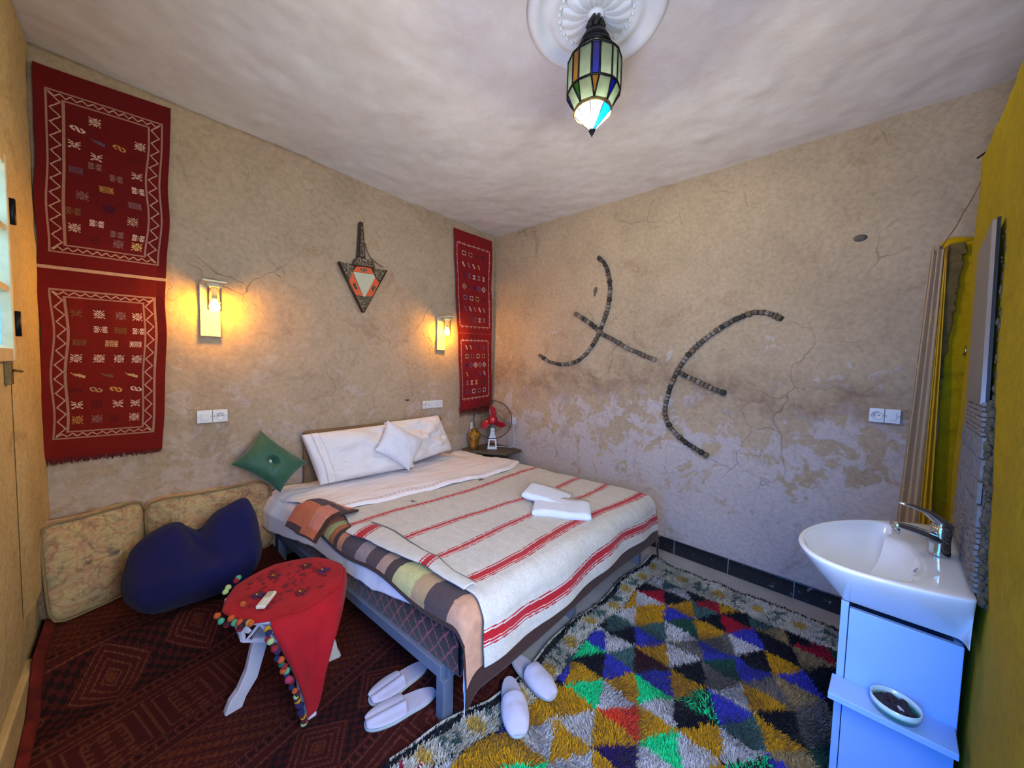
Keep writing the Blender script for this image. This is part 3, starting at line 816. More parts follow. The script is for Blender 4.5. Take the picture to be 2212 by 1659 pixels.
cb = MB(); cb.prism(pl([(1.231, 2.262), (1.246, 2.318), (1.268, 2.332), (1.375, 2.340), (1.397, 2.328), (1.412, 2.276)], yl - .004), (0, -.062, 0)); cb.build('crown', PIERCED, wlmp, .006)
sb = MB(); sb.prism(pl([(1.271, 2.330), (1.346, 2.337), (1.323, 2.632), (1.307, 2.64), (1.289, 2.632)], yl - .006), (0, -.020, 0)); sb.build('staff', RIM, wlmp, .003)
sb = MB(); sb.prism(pl([(1.293, 2.345), (1.331, 2.348), (1.315, 2.60), (1.298, 2.60)], yl - .026), (0, -.012, 0)); sb.build('pierced_strip', PIERCED, wlmp, .003)
rb_ = MB()
for a, b_ in ((T1, T3), (T3, T2)): rb_.tube([(a[0], yf - .006, a[1]), (b_[0], yf - .006, b_[1])], .007, 6)
rb_.build('rim', RIM, wlmp)
MB().tube([(1.352, yl + .003, 2.48), (1.365, yl - .004, 2.42), (1.40, yl, 2.37), (1.44, yl, 2.345), (1.49, yl - .004, 2.32), (1.515, yl + .004, 2.318)], .004, 6).build('cable', M('dusty_cable', '#6c5b4c', 0.8), wlmp)

# ------------------------------------------------------------------ switches and sockets
SW = M('white_socket_plastic', '#cfd0d2', 0.35, 0.04, 20)
HOLE = M('socket_hole', '#151517', 0.6)
def faceplate(root, o, du, dn, kind, w, h):
    """one module on wall; o = centre, du = direction along the wall, dn = out of the wall"""
    o, du, dn = Vector(o), Vector(du), Vector(dn); R = Matrix((du, dn, Vector((0, 0, 1)))).transposed()
    f = MB().box(o + dn * .006, (w - .002, .012, h), R).build('frame_plate', SW, root, .002)
    if kind == 'switch':
        MB().box(o + dn * .014, (w * .46, .008, h * .50), R).build('rocker', SW, f, .0015)
    elif kind == 'socket':
        RR = Matrix((du, Vector((0, 0, 1)), dn)).transposed()
        MB().lathe([(.0245, .012), (.0245, .015), (.022, .0155), (.0215, .013), (.002, .0125)], 24, o, R=RR).build('socket_well', SW, f)
        for sx in (-1, 1):
            MB().lathe([(.0030, .012), (.0030, .0142)], 8, o + du * .0085 * sx, R=RR).build('pin_hole', HOLE, f)
    elif kind == 'blank':
        MB().box(o + dn * .0135, (w * .5, .005, h * .5), R).build('insert', SW, f, .001)
    for sx in (-1, 1):
        RR = Matrix((du, Vector((0, 0, 1)), dn)).transposed()
        MB().lathe([(.003, .0115), (.003, .0132), (.001, .0135)], 8, o + du * (w * .40 * sx), R=RR).build('screw', M('screw_steel', '#8a8a8c', 0.4, metal=0.8), f)
    return f
def bank(name, label, o, du, dn, kinds, w, h):
    r = thing(name, label, 'socket', Vector(o) - Vector((0, 0, h / 2)))
    n = len(kinds)
    for i, k in enumerate(kinds): faceplate(r, Vector(o) + Vector(du) * (w * (i - (n - 1) / 2)), du, dn, k, w, h)
    return r
bank('wall_socket', 'white double plate of switch and socket on the wall left of the green cushion', (.339, YB - .008, 1.092), (1, 0, 0), (0, -1, 0), ['switch', 'socket'], .078, .082)
bank('wall_socket', 'white triple socket plate on the wall above the white pillows', (2.05, YB - .008, 1.060), (1, 0, 0), (0, -1, 0), ['socket', 'switch', 'blank'], .080, .078)
bank('wall_socket', 'small single white socket on the wall behind the fan', (XR - .006, 2.625, .848), (0, -1, 0), (-1, 0, 0), ['socket'], .072, .075)
bank('wall_socket', 'white double plate of socket and switch beside the curtain', (XR - .008, -.232, 1.238), (0, -1, 0), (-1, 0, 0), ['socket', 'switch'], .062, .080)
tag(MB().box((1.764, YB - .014, 1.118), (.030, .016, .010)).tube([(1.755, YB - .02, 1.118), (1.745, YB - .034, 1.113)], .004, 6).build('wall_hook', DARKM, None, .002), 'tiny dark metal hook on the wall between the pillows and the triangular lantern', 'hook')

# ------------------------------------------------------------------ stone emblem set into the right wall
emb = thing('stone_emblem', 'large curved emblem of small dark stones set into the right wall', 'wall art', (XR, 1.3, .83))
SM = [M('slate_stone_%s' % n, c, 0.85, 0.3, 30, 0.5, 50) for n, c in (('dark', '#35312c'), ('mid', '#5a5249'), ('pale', '#80766a'), ('brown', '#6a5644'))]
LINES = [
 [(1.633, 2.484), (1.568, 2.423), (1.532, 2.356), (1.508, 2.267), (1.495, 2.181), (1.498, 2.084), (1.511, 2.013), (1.534, 1.929), (1.571, 1.833), (1.603, 1.759), (1.649, 1.679), (1.718, 1.597), (1.805, 1.531), (1.897, 1.503), (2.01, 1.495), (2.147, 1.521), (2.266, 1.585)],
 [(1.862, 1.993), (1.776, 1.941), (1.686, 1.884), (1.613, 1.829), (1.555, 1.776), (1.473, 1.736), (1.38, 1.685), (1.303, 1.636), (1.229, 1.612), (1.157, 1.577), (1.077, 1.549)],
 [(.258, 1.819), (.306, 1.85), (.36, 1.872), (.421, 1.878), (.476, 1.858), (.532, 1.834), (.59, 1.799), (.649, 1.757), (.701, 1.714), (.755, 1.664), (.809, 1.603), (.856, 1.539), (.897, 1.458), (.92, 1.398), (.943, 1.331), (.96, 1.253), (.973, 1.186), (.975, 1.119), (.956, 1.054), (.922, 1.003), (.868, .951), (.806, .907), (.746, .875), (.687, .848), (.649, .83)],
 [(.876, 1.448), (.81, 1.413), (.751, 1.39), (.694, 1.362), (.638, 1.334), (.575, 1.313)]]
def stone_mesh(seed):
    rnd = random.Random(seed); b = MB(); n = 8
    prof = [(.30, .50), (.48, .30), (.50, 0.0), (.46, -.30), (.30, -.50)]
    V = []
    for r_, z in prof:
        for k in range(n):
            a = 2 * math.pi * k / n; q = 1 / max(abs(math.cos(a)), abs(math.sin(a))) ** .6
            V.append((r_ * math.cos(a) * q * rnd.uniform(.86, 1.1), r_ * math.sin(a) * q * rnd.uniform(.86, 1.1), z * rnd.uniform(.9, 1.08)))
    F = [(k * n + i, k * n + (i + 1) % n, (k + 1) * n + (i + 1) % n, (k + 1) * n + i) for k in range(4) for i in range(n)]
    F += [tuple(range(n - 1, -1, -1)), tuple(4 * n + i for i in range(n))]
    return b.add(V, [f[::-1] for f in F], False).mesh('stone')
SMESH = [stone_mesh(k) for k in range(6)]
for me in SMESH: me.materials.append(SM[0])
def lay(path, wid):
    P = [Vector((0, a, b)) for a, b in path]
    pts = [P[0]]; 
    L = [0]
    for i in range(1, len(P)): L.append(L[-1] + (P[i] - P[i - 1]).length)
    s = 0.008
    while s < L[-1]:
        ln = random.uniform(.020, .042)
        m_ = s + ln / 2
        i = max(j for j in range(len(L) - 1) if L[j] <= min(m_, L[-1] - 1e-6))
        f = (m_ - L[i]) / (L[i + 1] - L[i]); p = P[i].lerp(P[i + 1], min(f, 1)); d = (P[i + 1] - P[i]).normalized()
        o = bpy.data.objects.new('stone', random.choice(SMESH)); COL.objects.link(o); o.parent = emb
        o.location = Vector((XR - .008, p.y, p.z)) - emb.location
        o.scale = (.046, wid * random.uniform(.80, 1.22), ln * .93)
        # z of the stone along the path, y across it, x out of the wall
        q = Matrix((Vector((1, 0, 0)), Vector((0, -d.z, d.y)) * -1, d)).transposed()
        o.rotation_euler = q.to_euler()
        o.material_slots[0].link = 'OBJECT'; o.material_slots[0].material = random.choice(SM)
        s += ln
for pth, wd in zip(LINES, (.036, .040, .038, .038)): lay(pth, wd)
mo2 = MB()
for pth, wd in zip(LINES, (.036, .040, .038, .038)):
    mo2.tube([(XR - .001, a, b) for a, b in pth], wd * .44, 8, flat=1.0)
V_ = mo2.v; mo2.v = [(XR - .006 + (p[0] - XR) * .35, p[1], p[2]) for p in V_]
mo2.build('mortar_bed', M('dark_mortar', '#2b2620', 0.95, 0.3, 40, 0.5, 60), emb)
tag(MB().ball((XR - .006, -.079, 2.266), .026, 8, 6, (.5, 1.15, .75)).build('stone', SM[1]), 'single small dark stone stuck in the right wall above the curtain', 'stone')
tag(MB().tube([(XR - .004, 1.640, 2.21), (XR - .006, 1.648, 2.175), (XR - .003, 1.655, 2.13)], [.012, .016, .004], 6).build('clay_lump', SM[3]), 'small brown clay lump on the wall inside the upper curve of the emblem', 'lump')

# ------------------------------------------------------------------ bed
bed = thing('bed', 'double bed on a blue-grey metal frame with a dark net-patterned base', 'bed', (1.65, 1.95, 0))
BLUEM = M('blue_grey_metal_paint', '#626a7a', 0.45, 0.08, 14, 0.08, 60)
b = MB()
def beam(b, p, q, w, h):
    p, q = Vector(p), Vector(q); d = q - p; L = d.length; d.normalize()
    R = Matrix((d, Vector((0, 0, 1)).cross(d), Vector((0, 0, 1)))).transposed()
    b.box((p + q) / 2, (L, w, h), R)
FLp, FRp, HRp, HLp = (.845, 1.115), (2.555, 1.02), (2.40, 2.90), (.70, 2.90)
beam(b, (*FLp, .205), (*HLp, .205), .05, .055); beam(b, (*FLp, .205), (*FRp, .205), .05, .055)
beam(b, (*FRp, .205), (*HRp, .205), .05, .055); beam(b, (*HLp, .205), (*HRp, .205), .05, .055)
beam(b, (1.70, 1.07, .205), (1.55, 2.9, .205), .05, .05)
b.build('frame', BLUEM, bed, .004)
for (x, y) in (FLp, FRp, HRp, HLp, (1.72, 1.068), (1.55, 2.88)):
    MB().box((x, y, .09), (.052, .052, .18)).build('leg', BLUEM, bed, .004)
for (x, y), (dx, dy) in ((FLp, (1, 0)), (FLp, (0, 1)), (FRp, (-1, 0))):
    MB().prism([(x + dx * .025, y + dy * .025, .178), (x + dx * .075, y + dy * .075, .178), (x + dx * .025, y + dy * .025, .125)], (dy * .03, dx * .03, 0)).build('gusset', BLUEM, bed, .002)

# corners of the flat top (inset by the rounding radius) and the draping rule
RAD = 0.05
C_FL, C_FR, C_HR, C_HL = np.array((.885, 1.035)), np.array((2.535, .985)), np.array((2.385, 2.93)), np.array((.715, 2.93))
BW, BL_ = 1.66, 1.92
def drape(a, b, h, ztop=0.505, flare=0.10, rad=RAD):
    """a: metres across from the left edge, b: metres from the foot edge; beyond the edges the cloth hangs"""
    a = np.asarray(a, float); b = np.asarray(b, float)
    ua, ub = np.clip(a / BW, 0, 1), np.clip(b / BL_, 0, 1)
    x = (C_FL[0] * (1 - ua) + C_FR[0] * ua) * (1 - ub) + (C_HL[0] * (1 - ua) + C_HR[0] * ua) * ub
    y = (C_FL[1] * (1 - ua) + C_FR[1] * ua) * (1 - ub) + (C_HL[1] * (1 - ua) + C_HR[1] * ua) * ub
    r = rad + h; k = r * math.pi / 2
    def arc(d):
        th = np.clip(d / r, 0, math.pi / 2)
        ex = np.maximum(d - k, 0)
        return r * np.sin(th) + ex * flare, r * (1 - np.cos(th)) + ex * math.sqrt(1 - flare ** 2)
    ol, zl = arc(np.maximum(-a, 0)); orr, zr_ = arc(np.maximum(a - BW, 0)); of, zf = arc(np.maximum(-b, 0)); oh, zh = arc(np.maximum(b - BL_, 0))
    return np.stack([x - ol + orr, y - of + oh, ztop + h - zl - zr_ - zf - zh], -1)

# padded base: four sides with the net pattern, laid out as colours on a fine grid
NETA = M_attr('net_patterned_fabric', 0.85, 0.2, 300)
def base_side(p, q, z0, z1, name='base_side', bul=.012):
    p, q = np.array(p), np.array(q); L = np.linalg.norm(q - p); nx, nz = int(L / .006), int((z1 - z0) / .005)
    U, V = np.meshgrid(np.linspace(0, 1, nx + 1), np.linspace(0, 1, nz + 1))
    d = (q - p) / L; n = np.array((d[1], -d[0]))
    o = bul * (1 - (2 * V - 1) ** 2) + .004 * (fbm(U * L * 6, V * 2, 71, 2) - .5)
    P = np.stack([p[0] + U * (q - p)[0] + n[0] * o, p[1] + U * (q - p)[1] + n[1] * o, z0 + (z1 - z0) * V], -1)
    uc, vc = (U[1:, 1:] + U[:-1, :-1]) / 2 * L, (V[1:, 1:] + V[:-1, :-1]) / 2 * (z1 - z0)
    A, B = uc / .072 + vc / .092, uc / .072 - vc / .092
    wob = .10 * (vn(uc * 60, vc * 60, 5) - .5)
    m = (np.abs((A + wob) % 1 - .5) > .44) | (np.abs((B + wob) % 1 - .5) > .44)
    c = np.where(m[..., None], np.array(lin('#8e3a48')), np.array(lin('#0b080f'))) * (0.8 + .4 * RNG.random(m.shape)[..., None])
    return link(name, grid_mesh(name, P, c, flip=False), NETA, bed)
c4 = [(.845, 1.02), (2.575, .985), (2.42, 2.93), (.695, 2.93)]
bx_ = MB(); bx_.prism([(x, y, .235) for x, y in ((.853, 1.03), (2.567, .995), (2.412, 2.92), (.703, 2.92))], (0, 0, .18)); bx_.build('padded_base', M('dark_ticking', '#14121c', 0.9), bed, .01)
base_side(c4[3], c4[0], .232, .44); base_side(c4[0], c4[1], .232, .44); base_side(c4[1], c4[2], .232, .44)
a_, b_ = np.meshgrid(np.linspace(-.10, BW + .10, 60), np.linspace(-.10, BL_ + .04, 60))
mt = link('mattress', grid_mesh('mattress', drape(a_, b_, -.004, flare=0.0)), M('mattress_ticking', '#b9bcc4', 0.9), bed)
hb = MB(); hb.box((1.495, 2.945, .71), (1.27, .05, .44)); hb.build('headboard', M('brown_clay_headboard', '#6f5a41', 0.9, 0.2, 10, 0.4, 40), bed, .02, 3)

SHEET = M_attr('white_cotton', 0.85, 0.12, 260, 0.1, 0.03, .0015, 12)
WHITE = np.array(lin('#e0dade'))
def wrinkle(a, b, s, amp, seed): return (fbm(a * s + 3, b * s * .6, seed, 4) - .5) * 2 * amp
# fitted sheet: over the whole mattress, hanging at the left side and at the foot corner
na, nb = 260, 300
A, B = np.meshgrid(np.linspace(0, 1, na), np.linspace(0, 1, nb))
f1_ = .20 + .125 * np.exp(-(A / .06) ** 2)
bb_ = -f1_ + B * (BL_ + f1_ + .005)
left = .185 + .03 * fbm(bb_ * 6, bb_ * 0, 81, 3) - .10 * np.clip((.60 - bb_) / .45, 0, 1) + .03 * np.clip((-.02 - bb_) / .2, 0, 1) + .06 * np.clip((bb_ - 1.3) / .4, 0, 1)
aa = -left + A * (left + BW + .10)
P = drape(aa, bb_, .004, flare=.06)
P[..., 2] += wrinkle(aa, bb_, 5, .006, 82) * np.clip((aa + .05) / .1, .3, 1)
P[..., 0] += .012 * (fbm(aa * 4, bb_ * 9, 83, 3) - .5) * (aa < 0)
# the head-left corner spills over the floor cushions
k = np.clip((bb_ - 1.25) / .5, 0, 1) * np.clip(-aa / .15, 0, 1)
P[..., 0] -= .07 * k; P[..., 2] += .03 * k
sh = link('bed_sheet', grid_mesh('bed_sheet', P, np.ones((nb - 1, na - 1, 3)) * WHITE), SHEET); solid(sh, .003, 1)
tag(sh, 'white fitted sheet hanging over the left edge of the bed', 'sheet')

# brown plush blanket with large coloured shapes
PLUSH = M_attr('plush_pile', 0.9, 0.5, 500, 0.12, 0.18, .003, 40)
BRN = lin('#3c2015')
def plush_cols(a, b):
    pal = [lin(h) for h in ('#b98a6c', '#4a3a38', '#a8875f', '#b7ae74', '#43322f', '#a4826e', '#4b3b3b', '#8f7c78', '#4a3b3f', '#b97a55', '#3f2a22', '#b5622f', '#b9b56f', '#b5623c', '#3c2a28', '#b8664a')]
    ed = np.array([.0, .13, .27, .36, .50, .565, .635, .73, .83, .97, 1.02, 1.06, 1.11, 1.17, 1.35, 1.5])
    bb2 = b + .05 * np.sin(a * 9) + .35 * np.maximum(-a - .0, 0) + .02 * (fbm(a * 8, b * 8, 88, 3) - .5)
    i = np.clip(np.searchsorted(ed, bb2 + .10) - 1, 0, 15)
    c = np.array(pal)[i]
    return c
na, nb = 300, 280
A, B = np.meshgrid(np.linspace(0, 1, na), np.linspace(0, 1, nb))
fo_ = .325 + .012 * np.sin(A * 9)
bq = -fo_ + B * (fo_ + 1.14)
lf = .115 + .005 * np.clip((.02 - bq) / .25, 0, 1) + .015 * np.sin(bq * 9)
rt = .16 + .10 * np.clip((.10 - bq) / .2, 0, 1)
aq = -lf + A * (lf + BW + rt)
P = drape(aq, bq, .014, flare=.13)
P[..., 2] += wrinkle(aq, bq, 4, .004, 91)
P[..., 0] += .05 * np.clip((aq - BW) / .1, 0, 1) * (fbm(aq * 3, bq * 5, 93, 2))
ac, bc = (aq[1:, 1:] + aq[:-1, :-1]) / 2, (bq[1:, 1:] + bq[:-1, :-1]) / 2
cc = plush_cols(ac, bc)
edge = (ac < -(lf[1:, 1:]) + .018) | (bc < -fo_[1:, 1:] + .075) | (ac > BW + rt[1:, 1:] - .045)
cc[edge] = BRN
plb = link('plush_blanket', grid_mesh('plush_blanket', P, cc), PLUSH); solid(plb, .010, 1)
tag(plb, 'brown bordered plush blanket in orange, taupe and cream under the striped one', 'blanket')
# its head corner, turned back on itself
n = 60
U, V = np.meshgrid(np.linspace(0, 1, n), np.linspace(0, 1, n))
k00, k10, k11, k01 = np.array((.630, 1.985)), np.array((.915, 2.09)), np.array((.80, 2.47)), np.array((.575, 2.31))
XY = ((1 - U) * (1 - V))[..., None] * k00 + (U * (1 - V))[..., None] * k10 + (U * V)[..., None] * k11 + ((1 - U) * V)[..., None] * k01
Z = .560 + .060 * np.sin(np.pi * U) ** .7 * np.sin(np.pi * np.clip(V * .85 + .08, 0, 1)) ** .6 + .022 * (fbm(U * 4, V * 4, 95, 4) - .5) - .07 * np.clip(.30 - U, 0, 1) / .30 * .9
uc, vc = (U[1:, 1:] + U[:-1, :-1]) / 2, (V[1:, 1:] + V[:-1, :-1]) / 2
w = .05 * np.sin(vc * 5)
cc = np.empty((n - 1, n - 1, 3)); cc[:] = lin('#b5603a')
cc[(uc + w > .52) & (uc + w < .80)] = lin('#3e2a2a'); cc[(uc < .07) & (vc > .5)] = lin('#3e2a2a'); cc[(uc + w >= .80)] = lin('#b5623c')
cc[((uc < .6) & (vc < .35) & (uc > .1))] = lin('#b8705a')
cc[(vc < .06) | (uc > .965) | (uc < .02)] = BRN
kf = link('folded_corner', grid_mesh('folded_corner', np.dstack([XY, Z]), cc), PLUSH, plb); solid(kf, .012, -1)

# cream blanket with red stripes
STR = M_attr('striped_wool', 0.95, 0.45, 380, 0.15, 0.10, .002, 25)
na, nb = 330, 420
A, B = np.meshgrid(np.linspace(0, 1, na), np.linspace(0, 1, nb))
f0 = .275 + .012 * np.sin(A * 7) 
bs_ = -f0 + B * (f0 + 1.22)
al = -.02 + .035 * np.sin(bs_ * 3.4 + 1) + .022 * fbm(bs_ * 7, bs_ * 0, 101, 3) + .10 * np.clip((bs_ - .80) / .3, 0, 1)
ar = BW + .030 - .05 * fbm(bs_ * 9, bs_ * 0 + 5, 102, 3)
as_ = al + A * (ar - al)
P = drape(as_, bs_, .036, flare=.15)
P[..., 2] += wrinkle(as_, bs_, 3.2, .007, 103) + wrinkle(as_, bs_, 11, .0025, 104)
P[..., 1] -= .008 + .008 * np.sin(as_ * 14 + 2 * fbm(as_ * 3, bs_, 105, 2)) * np.clip(-bs_ / .2, 0, 1)
ac, bc = (as_[1:, 1:] + as_[:-1, :-1]) / 2, (bs_[1:, 1:] + bs_[:-1, :-1]) / 2
CR = np.array(lin('#c0bab0'))
cc = np.ones((nb - 1, na - 1, 3)) * CR * (.94 + .12 * fbm(ac * 60, bc * 5, 106, 2))[..., None]
REDS = lin('#a80d16'); PINK = lin('#c98d82')
wob = .020 * np.sin(ac * 5.0 + bc * 4) + .012 * (fbm(ac * 6, bc * 2, 107, 3) - .5)
slope = {0: 0.0}
for (b0, wd, sl) in ((-.185, .044, 0.0), (.085, .042, -.065), (.335, .026, -.06), (.60, .026, -.10), (.935, .026, .0)):
    s_ = bc + wob - (b0 + sl * (ac - .1) / BW)
    m = np.abs(s_) < wd / 2; cc[m] = REDS
    for off in (wd / 2 + .010, -wd / 2 - .008):
        cc[np.abs(s_ - off) < .0028] = REDS
    cc[np.abs(s_ + wd * .28) < .002] = lin('#d9a79c')
cc *= (.9 + .2 * RNG.random(cc.shape[:2]))[..., None]
stb = link('striped_blanket', grid_mesh('striped_blanket', P, cc), STR); solid(stb, .006, 1)
tag(stb, 'cream woven blanket with red stripes spread over the foot of the bed', 'blanket')
# the strip of its left edge that is folded over
nf = 160
U, V = np.meshgrid(np.linspace(0, 1, 24), np.linspace(0, 1, nf))
bv = .02 + V * .86
wid = .05 + .075 * np.clip((bv - .15) / .5, 0, 1) + .02 * fbm(bv * 5, bv * 0, 111, 3)
a0 = -.035 + .030 * np.sin(bv * 3.4 + 1) + .022 * fbm(bv * 7, bv * 0, 101, 3)
av = a0 + U * wid
P = drape(av, bv, .048)
P[..., 2] += .006 * np.sin(np.pi * U) - .010 * (U > .93) + wrinkle(av, bv, 9, .003, 112)
ac, bc = (av[1:, 1:] + av[:-1, :-1]) / 2, (bv[1:, 1:] + bv[:-1, :-1]) / 2
cc = np.ones((nf - 1, 23, 3)) * CR
for b0, wd in ((.30, .035), (.79, .055), (-.02, .02)):
    s_ = bc - b0 - .35 * (ac - .05)
    cc[np.abs(s_) < wd / 2] = REDS
    for off in (wd / 2 + .012, -wd / 2 - .012): cc[np.abs(s_ - off) < .004] = REDS
ed_ = link('folded_edge', grid_mesh('folded_edge', P, cc), STR, stb); solid(ed_, .007, 1)
hemb = MB()
hemb.tube([tuple(p) for p in drape(a0[::4, 0] + wid[::4, 0], bv[::4, 0], .055)], .0032, 5)
hemb.build('blue_grey_hem', M('slate_blanket_stitch', '#5c6670', 0.9), stb)
for (a1, b1) in ((.42, 1.00), (1.05, 1.03)):
    q = drape(a1, b1, .036); t_ = MB()
    for k in range(3): t_.tube([q, q + np.array((.02, .012 * k - .01, .010)), q + np.array((.045, .02 * k - .02, .006))], .0018, 4)
    t_.build('loose_thread', M('dark_thread', '#2b2a26', 0.9), stb)

# white top sheet turned down over the blankets, embroidered hem
na, nb = 300, 160
A, B = np.meshgrid(np.linspace(0, 1, na), np.linspace(0, 1, nb))
hem = 1.155 - .12 * np.clip(A * 1.25, 0, 1) + .05 * (A - .5) ** 2 + .012 * np.sin(A * 26) * (1 - A) + .12 * np.clip((A - .80) / .2, 0, 1) ** 1.5
bt = hem + B * (BL_ + .01 - hem)
al = .02 + .03 * np.sin(bt * 8) - .02 * fbm(bt * 8, bt * 0, 121, 3) - .12 * np.clip((bt - 1.45) / .25, 0, 1)
ar = BW + .05 + .02 * np.sin(bt * 7) - .04 * fbm(bt * 6, bt * 0, 122, 3)
at_ = al + A * (ar - al)
P = drape(at_, bt, .048 + .012 * np.clip((1.5 - bt) / .4, 0, 1) - .018 * np.clip((bt - 1.3) / .4, 0, 1))
P[..., 2] += wrinkle(at_, bt, 6, .012, 123) + wrinkle(at_ * .5 + bt * .3, bt * 3, 9, .007, 124)
P[..., 2] -= .016 * np.clip(1 - B / .03, 0, 1)
P[..., 2] -= .020 * np.exp(-((at_ - 1.52) / .05) ** 2) * np.clip((bt - 1.6) / .2, 0, 1)
ac, Bc, btc = (at_[1:, 1:] + at_[:-1, :-1]) / 2, (bt - hem)[1:, 1:], bt[1:, 1:]
cc = np.ones((nb - 1, na - 1, 3)) * WHITE
cc[(np.abs(Bc - .052) < .010) & (((ac / .032) % 1) < .45) & (((ac / .016) % 1 < .7) | (Bc > .052))] = lin('#a9adbb')
cc[np.abs(Bc - .085) < .0035] = lin('#c3c6d2')
ts = link('top_sheet', grid_mesh('top_sheet', P, cc), SHEET); solid(ts, .004, 1)
tag(ts, 'white top sheet with embroidered hem turned down over the blankets', 'sheet')

# ------------------------------------------------------------------ pillows and cushions
PILL = M('white_pillow_cotton', '#d8d2d2', 0.9, 0.03, 10, 0.15, 160, sheen=0.1)
p1 = link('pillow', pillow_mesh('pillow', (.905, 2.72, .560), (1.655, 2.675, .552), (1.585, 2.85, .93), (.815, 2.83, .925), .105, 56, .015, .30, .034, 5), PILL)
tag(p1, 'long white pillow at the left leaning on the wall, with a turned pillowcase end', 'pillow', 'white bed pillows')
fl_ = pillow_points((.905, 2.72, .560), (1.655, 2.675, .552), (1.585, 2.85, .93), (.815, 2.83, .925), .105, 56, .015, .30, .034, 5)
b0, n0, h0 = fl_[0], fl_[1], fl_[2]
cols_ = slice(9, 14); Pf = b0[4:53, cols_] + (h0[4:53, cols_] + .006)[..., None] * n0
ff = link('pillowcase_flap', grid_mesh('pillowcase_flap', Pf), PILL, p1); solid(ff, .004, 1)
p2 = link('pillow', pillow_mesh('pillow', (1.56, 2.735, .560), (2.155, 2.80, .605), (2.04, 2.885, .955), (1.47, 2.87, .945), .095, 56, .02, .30, .036, 9), PILL)
tag(p2, 'white pillow at the right leaning on the wall, next to the fan', 'pillow', 'white bed pillows')
CUSH = NT('white_cushion_jacquard')
_w = CUSH.n('ShaderNodeTexWave'); _w.inputs['Scale'].default_value = 22; _w.inputs['Distortion'].default_value = 5; CUSH.l(CUSH.pos(), _w.inputs['Vector'])
CUSH.set(color=CUSH.ramp(_w.outputs['Fac'], [(0.2, lin('#cdccd6')), (0.8, lin('#dad9e0'))]), rough=.85); CUSH.bump(_w.outputs['Fac'], .25, .004)
p3 = link('cushion', pillow_mesh('cushion', (1.545, 2.575, .565), (1.745, 2.66, .79), (1.415, 2.70, .99), (1.265, 2.62, .775), .075, 44, .10, .45, .008, 14), CUSH.m)
tag(p3, 'small white quilted cushion standing on its corner in front of the white pillows', 'cushion')
GRN = M('bottle_green_satin', '#1d4f38', 0.6, 0.1, 8, 0.15, 120, sheen=0.3)
def dimple(U, V, h):
    r = np.sqrt(U ** 2 + V ** 2); a = np.arctan2(V, U)
    return h * (1 - .72 * np.exp(-(r / .16) ** 2)) - .012 * np.exp(-(r / .5) ** 2) * (np.cos(a * 6) ** 2)
gc = pillow_mesh('cushion', (.648, 2.70, .575), (.835, 2.76, .735), (.575, 2.86, .985), (.402, 2.78, .80), .085, 48, .10, .48, .005, 22, dent=dimple)
gco = link('cushion', gc, GRN); tag(gco, 'dark green buttoned cushion standing on its corner against the wall', 'cushion')
cg = np.array((.615, 2.775, .775)); 
RR = rot_to((-.15, -.93, .35))
MB().lathe([(.011, 0), (.012, .004), (.009, .008), (.002, .010)], 14, (.601, 2.742, .790), R=RR).build('button', M('pearl_button', '#c9d6cc', 0.3), gco)

